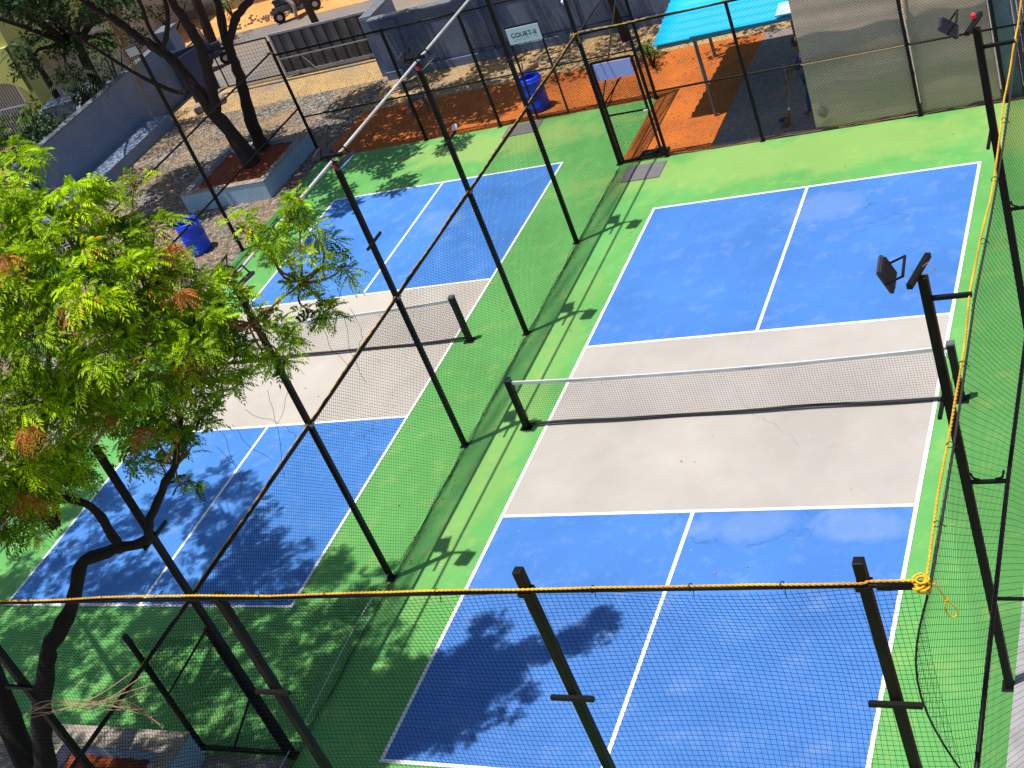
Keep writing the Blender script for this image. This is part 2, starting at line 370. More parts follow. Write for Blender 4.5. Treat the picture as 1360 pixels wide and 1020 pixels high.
def flatnet(mb, p0, p1, z0, z1, c=.045, r=.0019, diamond=True, a=.018, ph=0.):
    p0 = np.array(p0, float); p1 = np.array(p1, float); U = np.linalg.norm(p1-p0); d = (p1-p0)/U; n = np.array([-d[1], d[0]])
    def f(u, v):
        w = wob(u+ph, v, a)
        env = np.clip(np.minimum(v, (z1-z0)-v)/.3, 0, 1)
        w = w*env
        return np.stack([p0[0]+d[0]*u+n[0]*w, p0[1]+d[1]*u+n[1]*w, z0+v], 1)
    return net(mb, f, U, z1-z0, c, r, diamond)

def post(parent, x, y, h, w=.075, base=True):
    m = MB().bx(x-w/2,x+w/2,y-w/2,y+w/2,0,h)
    if base: m.bx(x-w*.95,x+w*.95,y-w*.95,y+w*.95,0,.012)
    return obj('post', m, 'black', parent, bevel=.006)
def bundle(path_fn, n, L, amp, seed):
    """slack cords lying in a messy roll along the foot of a net"""
    r = random.Random(seed); P = []
    for k in range(n):
        ph = r.uniform(0, 9); f1 = r.uniform(2, 6); s0 = r.uniform(-amp, amp)
        P.append([path_fn(t, s0*.6+amp*.5*math.sin(t*f1+ph), .012+abs(amp*.6*math.sin(t*f1*.7+ph*2))) for t in np.arange(0, L, .11)])
    return P

# ---- middle fence between the two courts
fm = thing('sports_fence', 'long black net fence running between the two blue courts, tall posts with crossbars', 'fence', (XF,7,0))
MY = [.01, 3.27, 6.33, 9.45, 12.47, 15.53]
for y in MY:
    p = post(fm, XF, y, 5.3)
    obj('crossbar', MB().sq((XF+.055,y-.24,3.95),(XF+.055,y+.24,3.95),.035), 'black', p)
for y in MY[1:5]:
    obj('cable', MB().tube([(XF+.045,y-.03,5.3),(XF+.06,y-.05,4.9),(XF+.045,y-.035,4.3),(XF+.07,y-.06,3.7),(XF+.045,y-.03,3.0),(XF+.05,y-.04,1.9)], .006, 5), 'selv', fm)
for y in MY: obj('clamp', MB().bx(XF-.05,XF+.055,y-.05,y+.05,2.925,2.965), 'steel', fm)
obj('top_rail', MB().tube([(XF,-.05,5.33),(XF,4,5.335),(XF,9,5.33),(XF,YF+.1,5.34)], .023, 10), 'pipe', fm, smooth=True)
obj('middle_rail', MB().tube([(XF+.01,YN-.5,2.98)]+[(XF+.01,y,2.95+.02*math.sin(y*3)) for y in MY]+[(XF+.01,YF+.02,2.95)], .027, 8), 'black', fm, smooth=True)
obj('net', flatnet(MB(), (XF,YN), (XF,YF), .02, 2.94, ph=1), 'net', fm)
obj('slack_net', MB().strands(bundle(lambda t,s,z:(XF+.05+s,YN+.4+t,z),9,17,.055,3), .002), 'selv', fm)
obj('foot_wire', MB().tube([(XF+.03+.02*math.sin(y*2),y,.16+.05*math.sin(y)) for y in np.arange(-2,3.4,.4)], .005, 5), 'tape', fm)

# ---- near fence
NX = [-1.75, 1.57, 4.70, 7.38]
fn = thing('sports_fence', 'near tall black fence under a long yellow rope, wide mesh net seen close up', 'fence', (3,YN,0))
def yn(x): return -2.17+.028*(x+1.1)
for x in NX:
    p = post(fn, x, yn(x)+.04, 5.06 if x < 2 else 5.30, .08)
    obj('crossbar', MB().sq((x-.2,yn(x)-.02,3.84),(x+.2,yn(x)-.02,3.84),.04), 'black', p)
    obj('clamp', MB().bx(x-.055,x+.055,yn(x)-.03,yn(x)+.085,5.05,5.09), 'black', p)
obj('top_rail', MB().tube([(x,yn(x),z) for x,z in ((-9,5.10),(-2,5.09),(1.5,5.08),(4.7,5.10),(7.42,5.09))]+[(7.72,yn(7.72)+.03,5.04)], .020, 8), 'black', fn, smooth=True)
obj('middle_rail', MB().tube([(-9,YN,1.5),(7.42,YN,1.5)], .024, 8), 'black', fn, smooth=True)
def nearnet(u, v):
    x = -9+u; z = v
    t = np.clip((5.06-z)/2.1, 0, 1)
    bulge = .16*np.sin(math.pi*t)*(1+.25*np.sin(x*2.3)) + .03*np.sin(x*1.9+z*1.1)
    sagx = .12*np.sin(math.pi*t)*np.sin(x*.9+.6)
    pull = np.clip((x-6.9)/.9, 0, 1)
    return np.stack([x+sagx-pull*.18*np.sin(math.pi*t), yn(x)+bulge*(1-.3*pull), z-.03*np.sin(x*2.1)*(t>0)*(1-t)], 1)
obj('net', net(MB(), nearnet, 16.75, 5.06, .05, .0016, False, .12), 'net', fn)

# ---- right hand fence, rope carried on arms outside the posts
XO = 7.80
fr = thing('sports_fence', 'right side black fence whose arms hold a yellow rope and net outside the posts', 'fence', (XR,5,0))
RY = [1.6, 6.66, 11.6, 15.6]
for y in RY:
    p = post(fr, XR, y, 5.36, .085)
    obj('arm', MB().sq((XR+.04,y,5.12),(XO,y,5.12),.038), 'black', p)
    obj('arm', MB().sq((XR+.04,y,2.95),(XO-.02,y,2.95),.034).tube([(XR+.055,y,3.06),(XR+.07,y,3.0),(XR+.13,y,2.975)],.012,6).tube([(XO-.11,y,2.975),(XO-.04,y,3.0),(XO-.02,y,3.08)],.012,6), 'black', p)
    obj('arm', MB().sq((XR+.04,y,1.35),(XO+.9,y,1.35),.03), 'black', p)
    obj('crossbar', MB().sq((XR-.06,y-.24,3.95),(XR-.06,y+.24,3.95),.035), 'black', p)
obj('lower_pipe', MB().tube([(XO+.03,-3.5,2.93),(XO+.01,-.5,2.95),(XO,1.6,2.95),(XO+.02,4.2,2.97),(XO,6.66,2.95),(XO,16,2.95)], .022, 8), 'black', fr, smooth=True)
obj('corner_arm', MB().sq((XR+.04,yn(XR)+.04,5.04),(XO,yn(XO)+.05,5.03),.045), 'black', fr)
def ropez(y): return 5.07-.10*np.abs(np.sin((y-1.6)/5.05*math.pi))
def rightnet(u, v):
    y = -1.92+u; zt = ropez(y)-.02; z = v/5.02*zt
    t = np.clip((zt-z)/2.1, 0, 1)
    near = np.clip(1-(y+1.92)/1.2, 0, 1)
    b = (.03+.22*near)*np.sin(math.pi*t)+.012*np.sin(y*2+z*2)
    return np.stack([XO-b, y-.0*z+near*.05*np.sin(math.pi*t), z], 1)
obj('net', net(MB(), rightnet, 17.6, 5.02, .06, .0016, True, .2), 'net', fr)
vv = np.linspace(5.02, 0.3, 26)
obj('net_edge', MB().tube([tuple(q) for q in rightnet(np.zeros(26), vv)], .009, 5), 'selv', fr)

# ---- far fence of the right court
ff = thing('sports_fence', 'black net fence along the far end of the right court, beside the grey shade cloth', 'fence', (3,YF,0))
for x in (-.27, 1.76, 4.82, 6.35): post(ff, x, YF, 2.97, .055)
for z in (1.45, 2.95): obj('rail', MB().tube([(-.27,YF,z),(1.76,YF,z+.01),(4.8,YF,z),(XR,YF,z)], .021, 8), 'black', ff, smooth=True)
obj('net', flatnet(MB(), (-.27,YF+.01), (XR,YF+.01), .02, 2.93, a=.015, ph=4), 'net', ff)
obj('slack_net', MB().strands(bundle(lambda t,s,z:(-.2+t,YF+.04+s,z),7,7.5,.05,8), .0028), 'rust', ff)

# ---- short side fence from the gate to the far corner of the left court
fs = thing('sports_fence', 'short black fence with diagonal braces joining the white panel gate to the far fence', 'fence', (XF,17,0))
post(fs, XF, YL2, 2.95, .06)
for z in (1.3, 2.93): obj('rail', MB().tube([(XF,YF+.05,z),(XF,YL2,z)], .018, 8), 'black', fs, smooth=True)
obj('brace', MB().sq((XF,YF+.1,1.35),(XF,YL2,2.9),.025), 'black', fs)
obj('net', flatnet(MB(), (XF+.01,YF+.05), (XF+.01,YL2), .02, 2.9, ph=6), 'net', fs)

# ---- far fence of the left court
fl = thing('sports_fence', 'black mesh fence at the far end of the left court, before the sliding gate', 'fence', (-6,YL2,0))
for x, h in ((XL+.05,3.3),(-7.4,2.97),(-5.32,2.95)): post(fl, x, YL2, h, .06)
obj('rail', MB().tube([(-5.32,YL2,2.0),(-4.32,YL2,2.0)], .017, 8), 'black', fl)
obj('rail', MB().tube([(-5.32,YL2,1.22),(-4.32,YL2,1.22)], .017, 8), 'black', fl)
obj('net', flatnet(MB(), (-5.32,YL2+.01), (-4.32,YL2+.01), .02, 2.9, c=.055, ph=5), 'net', fl)
for a, b in ((XL+.05,-7.4),(-7.4,-5.32)):
    for z in (2.93, 1.22): obj('rail', MB().tube([(a,YL2,z),(b,YL2,z)], .027 if z>2 else .02, 8), 'black', fl, smooth=True)
obj('rail', MB().tube([(-5.32,YL2,2.93),(XF,YL2,2.93)], .026, 8), 'black', fl, smooth=True)
for z in (2.0, 1.22): obj('rail', MB().tube([(-3.5,YL2,z),(XF,YL2,z)], .017, 8), 'black', fl, smooth=True)
obj('net', flatnet(MB(), (XL+.05,YL2+.01), (-5.32,YL2+.01), .02, 2.9, c=.055, ph=2), 'net', fl)
obj('net', flatnet(MB(), (-3.5,YL2+.01), (XF,YL2+.01), .02, 2.9, c=.055, ph=3), 'net', fl)

# ---- left fence of the left court, and its outward extension
f6 = thing('sports_fence', 'black fence along the gravel yard at the left of the left court', 'fence', (XL,12,0))
for y, h in ((14.2,5.2),(9.7,5.2),(5.0,5.2),(0.3,5.2)):
    p = post(f6, XL, y, h, .065)
for z in (2.97, 1.45): obj('rail', MB().tube([(XL,YL2,z+(.05 if z>2 else 0)),(XL,14.2,z),(XL,5,z),(XL,0,z)], .024, 8), 'black', f6, smooth=True)
obj('net', flatnet(MB(), (XL,-.05), (XL,YL2), .02, 2.93, c=.055, r=.0017), 'net', f6)

# ------------------------------------------------------------------ gates
g1 = thing('gate', 'narrow black mesh gate standing open to the orange dirt, pale violet panel across it', 'gate', (-.8,YF,0))
obj('frame', MB().sq((-1.24,YF-.01,.04),(-1.24,YF-.01,2.3),.045).sq((-.36,YF-.01,.04),(-.36,YF-.01,2.3),.045).sq((-1.22,YF-.01,2.3),(-.38,YF-.01,2.3),.04).sq((-1.22,YF-.01,1.12),(-.38,YF-.01,1.12),.03).sq((-1.22,YF-.01,.05),(-.38,YF-.01,.05),.04), 'black', g1)
obj('lintel', MB().tube([(XF,YF,2.93),(-.27,YF,2.95)], .022, 8), 'black', g1, smooth=True)
obj('brace', MB().sq((-1.2,YF+.02,1.3),(-.8,YF+.02,1.85),.022), 'black', g1)
obj('mesh', flatnet(MB(), (-1.22,YF), (-.38,YF), .06, 1.85, a=0), 'net', g1)
obj('latch', MB().box((-.40,YF-.05,1.1),(.09,.04,.05)), 'pipe', g1)
tag(origin_to(obj('sign', MB().box((-.8,YF-.035,2.09),(.80,.012,.36)), 'signl', bevel=.003), (-.8,YF-.035,1.9)), 'plain pale violet panel across the top of the open gate', 'sign')

g2 = thing('gate', 'far black gate of the left court under the COURT-II sign', 'gate', (-3.9,YL2,0))
obj('frame', MB().sq((-4.3,YL2-.01,.03),(-4.3,YL2-.01,2.33),.04).sq((-3.5,YL2-.01,.03),(-3.5,YL2-.01,2.33),.035).sq((-4.32,YL2-.01,2.33),(-3.5,YL2-.01,2.33),.035).sq((-4.30,YL2-.01,1.2),(-3.52,YL2-.01,1.2),.03).sq((-4.30,YL2-.01,.05),(-3.52,YL2-.01,.05),.03), 'black', g2)
obj('mesh', flatnet(MB(), (-4.3,YL2), (-3.52,YL2), .06, 1.9, a=0, c=.055), 'net', g2)
s2 = thing('sign', 'pale grey board reading COURT-II above the far gate', 'sign', (-3.89,YL2-.04,1.95))
obj('board', MB().box((-3.89,YL2-.045,2.12),(.82,.014,.38)), 'signw', s2, bevel=.003)
cu = bpy.data.curves.new('lettering', 'FONT'); cu.body = 'COURT-II'; cu.size = .15; cu.align_x = 'CENTER'; cu.align_y = 'CENTER'; cu.extrude = .001; cu.offset = .002
tmp = bpy.data.objects.new('tmp', cu); C.objects.link(tmp); bpy.context.view_layer.update()
me = bpy.data.meshes.new_from_object(tmp.evaluated_get(bpy.context.evaluated_depsgraph_get())); bpy.data.objects.remove(tmp)
me.materials.clear(); me.materials.append(M['ink'])
me.transform(Matrix.Translation((0,-.02,.18)) @ Matrix.Rotation(R(90),4,'X'))
lo = bpy.data.objects.new('lettering', me); C.objects.link(lo); lo.parent = s2; 

g3 = thing('gate', 'black framed gate with short braces at the near end of the left court', 'gate', (-2.1,0,0))
obj('frame', MB().sq((-2.85,0,0),(-2.85,0,2.25),.06).sq((-2.82,0,.05),(-1.38,0,.05),.05), 'black', g3)
obj('frame_post', MB().bx(-1.45,-1.40,-.025,.025,0,2.4), 'black', g3)
obj('brace', MB().sq((-2.83,0,1.1),(-1.46,0,2.35),.028), 'black', g3)
obj('brace', MB().sq((-2.3,0,.06),(-1.46,0,1.1),.028), 'black', g3)
obj('mesh', flatnet(MB(), (-2.83,.01), (-1.46,.01), .06, 2.2, a=0), 'net', g3)

# door mats
def doormat(x0,y0,x1,y1,rz,label):
    m = MB().box((0,0,.009),(x1-x0,y1-y0,.016))
    for i in range(14): m.box((-(x1-x0)/2+(i+.5)*(x1-x0)/14,0,.018),((x1-x0)/28,(y1-y0)-.03,.004))
    o = obj('door_mat', m, 'mat_'); o.location = ((x0+x1)/2,(y0+y1)/2,0); o.rotation_euler.z = rz
    return tag(o, label, 'mat', 'grey mats laid at the gates')
doormat(-1.08,14.66,-.22,15.32,0,'grey ribbed mat on the green paint before the violet panel gate')
doormat(-5.05,17.85,-4.15,18.42,.05,'grey mat lying inside the COURT-II gate in tree shade')
m = MB().box((0,0,.02),(.62,.32,.03),bev=.01).box((.1,.05,.05),(.25,.12,.05),rz=.4,bev=.02)
o = obj('foot_mat', m, 'tyre'); o.location = (-.62,15.78,-.01); tag(o, 'small crumpled black mat on dirt outside the violet panel gate', 'mat')

# ------------------------------------------------------------------ floodlights
def make_flood():
    t = thing('floodlight', 'x', 'floodlight', (0,0,0), 0, 'floodlights on the fence posts')
    h = MB().box((0,0,0),(.30,.045,.26),bev=.012)
    for i in range(9): h.box((-.12+i*.03,.032,0),(.006,.022,.20))
    ho = obj('lamp_housing', h, 'housing', t)
    obj('lamp_glass', MB().box((0,-.0245,0),(.25,.004,.205)), 'glass', ho)
    obj('bracket', MB().sq((-.165,0,0),(-.165,.17,.0),.016).sq((.165,0,0),(.165,.17,.0),.016).sq((-.17,.17,0),(.17,.17,0),.02), 'black', t)
    return t
fp = make_flood(); used = [False]
def flood(pos, rz, tilt, label):
    if not used[0]: o = fp; used[0] = True; o['label'] = label
    else: o = dup(fp, pos, 0, label)
    o.location = pos; o.rotation_euler = (tilt, 0, rz)
    return o
def topbar(x, y, rz=0, L=.46, z=5.40, par=None):
    d = Vector((math.cos(rz), math.sin(rz), 0))*L/2
    obj('lamp_bar', MB().sq(Vector((x,y,z))-d, Vector((x,y,z))+d, .05), 'black', par)
NAM = {3.27:'behind the neem branch', 6.33:'third from the camera', 9.45:'above the far service box', 12.47:'nearest the COURT-II sign'}
for y, nm in ((3.27,'behind the neem leaves'),(6.33,'with crossbar over the left court'),(9.45,'nearest the orange dirt chair'),(12.47,'near the COURT-II sign')):
    topbar(XF, y, 0, .36, 5.40, fm)
    flood((XF-.24,y+.17,5.36), R(-80), R(64), 'left of two floodlights on middle post '+nm)
    flood((XF+.27,y-.12,5.34), R(80), R(58), 'right of two floodlights on middle post '+nm)
    obj('tape', MB().lathe([(.046,0),(.05,.02),(.05,.06),(.045,.08)], (XF,y,5.20), 10), 'red', fm)
topbar(XR-.02, 1.6, R(78), .50, 5.42, fr); topbar(XR-.02, 6.66, R(78), .50, 5.42, fr)
flood((XR-.30,1.6,5.42), R(-86), R(20), 'large dark floodlight on the right fence post above the right court net')
flood((XR-.30,6.66,5.42), R(-86), R(48), 'dark floodlight on the farther right fence post, before the shade cloth')
flood((XL+.02,14.0,5.22), R(20), R(15), 'pale floodlight on the post beside the blue drum in the gravel')
obj('tape', MB().lathe([(.015,0),(.028,.02),(.028,.06),(.015,.08)], (XR-.02,6.72,5.44), 10), 'red', fr)
obj('cable', MB().tube([(XR-.02,1.62,5.42),(XR+.06,1.64,5.47),(XR+.13,1.6,5.43),(XR+.07,1.58,5.39),(XR-.05,1.56,5.40),(XR-.08,1.6,5.46),(XR-.045,1.6,5.3)], .004, 5), 'pink', fr)

# ------------------------------------------------------------------ ropes
def twist(path, r, turns, name, m, label, knots=()):
    """two strands laid round each other along the path"""
    P = [Vector(p) for p in path]; mb = MB(); L = [0]
    for a, b in zip(P, P[1:]): L.append(L[-1]+(b-a).length)
    n = int(L[-1]*turns*5)
    for ph in (0, math.pi):
        pts = []
        for i in range(n+1):
            s = L[-1]*i/n; k = max(j for j in range(len(L)) if L[j] <= s+1e-9); k = min(k, len(P)-2)
            q = P[k].lerp(P[k+1], (s-L[k])/(L[k+1]-L[k]))
            a = 2*math.pi*turns*s+ph
            t = (P[k+1]-P[k]).normalized(); u = t.cross(Vector((0,0,1))).normalized(); v = t.cross(u)
            pts.append(q+(u*math.cos(a)+v*math.sin(a))*r*.55)
        mb.tube(pts, r*.62, 5)
    for q in knots: mb.box(q, (r*4,r*4,r*4), rz=.5, bev=r)
    return tag(obj(name, mb, m, smooth=True), label, 'rope')
xs = np.arange(-9, 7.41, .4)
twist([(x, yn(x)-.01+.008*math.sin(x*2.3), 5.130+.009*math.sin(x*1.7)+.004*math.sin(x*5)) for x in xs]+[(7.42,yn(7.42),5.13),(7.74,yn(7.74)+.04,5.09)], .0105, 12, 'rope', 'yellow', 'long yellow rope strung along the top of the near fence')
ys = np.arange(-1.9, 16.2, .35)
twist([(XO-.02+.012*math.sin(y*2.1), y, float(ropez(y))+.03+.012*math.sin(y*5)) for y in ys], .0115, 11, 'rope', 'yellow', 'yellow rope running away along the right fence, knotted at the near corner')
obj('rope_net_roll', MB().tube([(XO+.015, y, float(ropez(y))-.002) for y in ys], .011, 6), 'selv', fr)
twist([(x, YF-.02, 2.985+.01*math.sin(x*4)) for x in np.arange(XF,XR,.3)], .012, 2.5, 'rope', 'yrope2', 'weathered brownish rope along the top of the far fence past the cyan roof')
twist([(XF+.01, y, 2.985+.012*math.sin(y*3)) for y in np.arange(-2.1,YF,.4)], .008, 2.5, 'rope', 'yrope2', 'thin worn rope on the middle rail of the fence between the courts')
for i, x in enumerate((-.7,.25,.9,2.1,2.8,3.9,5.3,6.1,6.8)):
    y = yn(x); obj('tie', MB().tube([(x+.01*math.cos(a),y-.004+.026*math.cos(a),5.112+.034*math.sin(a)) for a in np.linspace(0,6.28,10)]+[(x+.02,y-.04,5.06-.02*(i%3))], .004, 5), 'selv', fn)
for i, y in enumerate((-1.2,-.3,.7,2.6,3.8,5.0,8.1,9.7,11.2)):
    z = float(ropez(y))+.02; obj('tie', MB().tube([(XO-.01+.026*math.cos(a),y+.01*math.cos(a),z+.030*math.sin(a)) for a in np.linspace(0,6.28,10)]+[(XO+.04,y+.03,z-.06)], .004, 5), 'selv', fr)
# knot at the near right corner with a hanging loop
kn = thing('rope_knot', 'bright yellow rope knot with a hanging loop at the near right fence corner', 'rope', (XO-.03,yn(7.8)+.05,5.05))
mb = MB()
for k in range(7):
    a = k*.55; c = Vector((XO-.035+.018*math.cos(k*2.1), yn(7.8)+.05+.02*math.sin(k*1.7), 5.065-.018*k*.8+.02))
    u = Vector((math.cos(a),math.sin(a),.25*math.sin(k))).normalized(); v = u.cross(Vector((.3*math.sin(k*2),.2,1))).normalized()
    mb.tube([c+(u*math.cos(t)+v*math.sin(t))*(.045+.006*(k%3)) for t in np.linspace(0,2*math.pi,15)], .0085, 6)
obj('coil', mb, 'yellow', kn, smooth=True)
p0 = Vector((XO+.02,yn(7.8)+.05,5.05))
lp = [(0,0,0),(.035,.02,-.03),(.055,.03,-.10),(.075,.035,-.17),(.085,.04,-.205),(.11,.045,-.25),(.135,.05,-.31),(.13,.05,-.365),(.10,.04,-.385),(.07,.035,-.35),(.06,.03,-.29),(.07,.035,-.23),(.082,.04,-.20)]
obj('loop', MB().tube([p0+Vector(q) for q in lp], .0065, 6).box(p0+Vector((.082,.04,-.203)),(.026,.026,.026),rz=.6,bev=.007), 'yellow', kn, smooth=True)
kn2 = obj('rope_tie', MB().box((XF,YF,2.98),(.11,.11,.09),rz=.4,bev=.03).tube([(XF,YF-.04,2.97),(XF-.1,YF-.05,2.98),(XF-.14,YF-.05,2.93)],.012,6).tube([(XF,YF-.04,2.97),(XF+.05,YF-.06,2.85),(XF+.03,YF-.06,2.78)],.012,6), 'yrope2', smooth=True)
tag(kn2, 'brownish rope tie where the middle and far fences meet', 'rope', )
tag(obj('rope_tie', MB().box((XL+.03,YL2-.04,3.02),(.10,.10,.07),rz=.4,bev=.02).tube([(XL+.03,YL2-.06,3.02),(XL-.1,YL2-.08,3.06)],.012,5), 'yrope2', smooth=True), 'small rope tie on the corner post by the sliding gate', 'rope')
# white light ornaments tied to posts
def puff(x,y,z,label):
    m = MB()
    for i in range(3): m.lathe([(.0,-.03),(.035,-.02),(.045,0),(.035,.025),(.0,.035)], (x+random.uniform(-.04,.04),y+random.uniform(-.04,.04),z+.02*i), 10, close=False)
    tag(obj('shuttlecock', m, 'whiteplastic', smooth=True), label, 'shuttlecock')
puff(XF+.05,9.74,3.99,'small white shuttlecock caught on the crossbar of a middle fence post')
puff(XF-.02,YF+.03,3.62,'small white shuttlecock high on the post at the far end of the middle fence')

# ------------------------------------------------------------------ court nets
def court_net(x0, x1, y, label, sag=.07, ph=0.):
    t = thing('court_net', label, 'net', ((x0+x1)/2,y,0), 0, 'low nets across the courts')
    for x in (x0, x1):
        p = obj('post', MB().bx(x-.05,x+.05,y-.05,y+.05,0,.96), 'black', t, bevel=.01)
        obj('base_plate', MB().bx(x-.1,x+.1,y-.09,y+.09,0,.015), 'black', p)
        obj('cap', MB().bx(x-.054,x+.054,y-.054,y+.054,.96,.985), 'steel', p)
    U = x1-x0-.12; xa = x0+.06
    def zt(u): return .90-sag*4*(u/U)*(1-u/U)
    def f(u, v):
        z = .10+(v/.8)*(zt(u)-.10); w = .012*np.sin(u*2.2+v*3+ph)
        return np.stack([xa+u, y+w, z], 1)
    obj('mesh', net(MB(), f, U, .8, .042, .0017, False, .12), 'net', t)
    uu = np.linspace(0, U, 30)
    m = MB(); V = []; 
    for u in uu:
        z = zt(u); V += [(xa+u,y-.012,z-.03),(xa+u,y-.012,z+.025),(xa+u,y+.012,z+.025),(xa+u,y+.012,z-.03)]
    F = [(i*4+j, i*4+(j+1)%4, (i+1)*4+(j+1)%4, (i+1)*4+j) for i in range(29) for j in range(4)]
    obj('top_tape', m.add(V, F), 'tape', t)
    obj('bottom_band', MB().tube([(xa+u, y+.01*math.sin(u*3), .055+.012*math.sin(u*1.8+ph)) for u in uu], .024, 8), 'selv', t, smooth=True)
    obj('cord', MB().strands([[(xa+.03*math.sin(k),y,.1+k*.1) for k in range(9)],[(xa+U-.03*math.sin(k),y,.1+k*.1) for k in range(9)]], .004), 'net', t)
court_net(-.33, 6.42, 6.72, 'black mesh net with pale tape across the right court, shorter shadows beneath', ph=0)
court_net(-9.2, -2.48, Y2+6.75, 'black mesh net across the left court, its left end behind neem leaves', .09, 2)

# ------------------------------------------------------------------ shade cloth, added roof for shade
t = thing('shade_cloth', 'large grey-green shade cloth hanging over the far fence of the right court', 'shade cloth', (4.4,YF-.03,0))
def cloth(x0, x1, z0, z1, ph, lean0=0., lean1=0.):
    nu, nv = 60, 70; V = []
    for j in range(nv+1):
        z = z0+(z1-z0)*j/nv
        for i in range(nu+1):
            a = i/nu; x = (x0+lean0*(z-z0))*(1-a)+(x1+lean1*(z-z0))*a
            w = .003*math.sin(z*7+x*1.3+ph)+.007*math.sin(x*5+z*.6+ph)+.0025*math.sin(z*19+x*.5)+.17*(z/3.6)
            zz = z + (.03*math.sin(x*3+ph)+.02*math.sin(x*11) if j == 0 else 0)
            V.append((x, YF+.03+w, zz))
    F = [(j*(nu+1)+i, j*(nu+1)+i+1, (j+1)*(nu+1)+i+1, (j+1)*(nu+1)+i) for j in range(nv) for i in range(nu)]
    return MB().add(V, F)
for i, (a, b, ph, l0) in enumerate(((2.84,4.80,0,.01),(4.86,6.27,2,0))):
    o = obj('panel', cloth(a, b, .05, 3.6, ph, l0), 'cloth', t, smooth=True)
    sm = o.modifiers.new('thick', 'SOLIDIFY'); sm.thickness = .006
obj('seam', MB().tube([(4.83+.012*math.sin(z*9),YF-.02+.03*z,z) for z in np.arange(.03,3.6,.12)], [.014+.007*math.sin(z*23) for z in np.arange(.03,3.6,.12)], 6), 'black', t)
obj('hanging_rail', MB().tube([(2.86,YF-.035,1.455),(4.78,YF-.035,1.46)], .011, 6), 'dry', t)
obj('patch', MB().box((3.05,YF+.012,.38),(.16,.006,.17),ry=.5,bev=.002), 'concrete', t)
t = thing('added_shade_roof', 'unseen tin roof added to shade the concrete behind the far fence', 'roof', (1.2,16.1,0))  # out of view, added to cast shade on the concrete slab
obj('roof_sheet', MB().box((1.2,16.1,3.75),(2.3,1.5,.03)), 'tin', t)
for x in (2.95,): obj('pole', MB().bx(x-.04,x+.04,16.7,16.78,0,3.73), 'steel', t)

# ------------------------------------------------------------------ cyan canopy
t = thing('canopy', 'bright cyan corrugated canopy on a grey pole behind the far fence', 'canopy', (.9,18.5,0))
def corr(x0, x1, y0, z0, y1, z1, pitch=.15, amp=.018):
    V = []; n = int((x1-x0)/pitch*6)
    for j in range(9):
        a = j/8
        for i in range(n+1):
            x = x0+(x1-x0)*i/n
            V.append((x, y0+(y1-y0)*a, z0+(z1-z0)*a+amp*math.sin(2*math.pi*x/pitch)))
    F = [(j*(n+1)+i, j*(n+1)+i+1, (j+1)*(n+1)+i+1, (j+1)*(n+1)+i) for j in range(8) for i in range(n)]
    return MB().add(V, F)
def corr2(x0, x1, y0, z0, y1, z1, pitch=.30, amp=.036):
    """ridges run along x so the left edge steps like roof tiles"""
    V = []; n = int((y1-y0)/pitch*6)
    for j in range(n+1):
        a = j/n; y = y0+(y1-y0)*a
        st = .035*((a*n/6) % 1)
        for i in range(9):
            x = x0+(x1-x0)*i/8
            V.append((x-st if i == 0 else x, y, z0+(z1-z0)*a+amp*math.sin(2*math.pi*(y-y0)/pitch)))
    F = [(j*9+i, j*9+i+1, (j+1)*9+i+1, (j+1)*9+i) for j in range(n) for i in range(8)]
    return MB().add(V, F)
o = obj('roof_sheet', corr2(-.46, 2.55, 17.0, 1.80, 20.4, 2.25), 'canopy', t, smooth=True)
sm = o.modifiers.new('thick', 'SOLIDIFY'); sm.thickness = .012
obj('edge_strip', MB().box((2.36,17.25,1.93),(.40,.5,.012),rx=.13), 'canopyw', t)
obj('front_beam', MB().sq((-.4,17.05,1.73),(2.5,17.05,1.80),.06), 'gatel', t)
for x, y in ((.41,17.08),(2.45,17.08),(-.35,20.2),(2.45,20.2)): obj('pole', MB().bx(x-.03,x+.03,y-.03,y+.03,0,1.73 if y < 18 else 2.15), 'steel', t)

# ------------------------------------------------------------------ drums
def make_drum():
    t = thing('drum', 'x', 'drum', (0,0,0), 0, 'blue plastic drums')
    pr = [(.26,0),(.285,.02),(.29,.10),(.30,.11),(.30,.14),(.29,.15),(.295,.42),(.305,.44),(.305,.47),(.295,.49),(.29,.72),(.30,.74),(.30,.77),(.275,.83),(.265,.86),(.245,.86),(.245,.80),(.26,.70)]
    obj('body', MB().lathe(pr, n=32, close=False), 'drum', t, smooth=True)
    obj('floor', MB().lathe([(.255,.55),(.0,.55)], n=24, close=False), 'drumin', t)
    obj('rim', MB().lathe([(.30,.735),(.312,.745),(.312,.765),(.30,.775)], n=32, close=False), 'drum', t, smooth=True)
    return t
d1 = make_drum(); d1.location = (-12.05,14.5,-.01); d1['label'] = 'blue plastic drum standing alone in the gravel yard'
d2 = dup(d1, (-4.5,19.15,-.01), 1, 'blue plastic drum behind the COURT-II sign gate, sticks across its mouth')
m = MB()
for i in range(5): m.sq((-4.85+.1*i,18.95+.05*i,.93+.03*i),(-4.25+.03*i,19.35-.06*i,.95+.05*i),.03)
m.sq((-4.6,19.1,.8),(-4.55,19.15,1.2),.03).sq((-4.35,19.2,.8),(-4.25,19.2,1.18),.03)
tag(obj('broken_stool', m, 'plank'), 'broken wooden stool pieces lying on the blue drum', 'wood')

for ch in d2.children: ch.scale = (.93,.93,1.0)
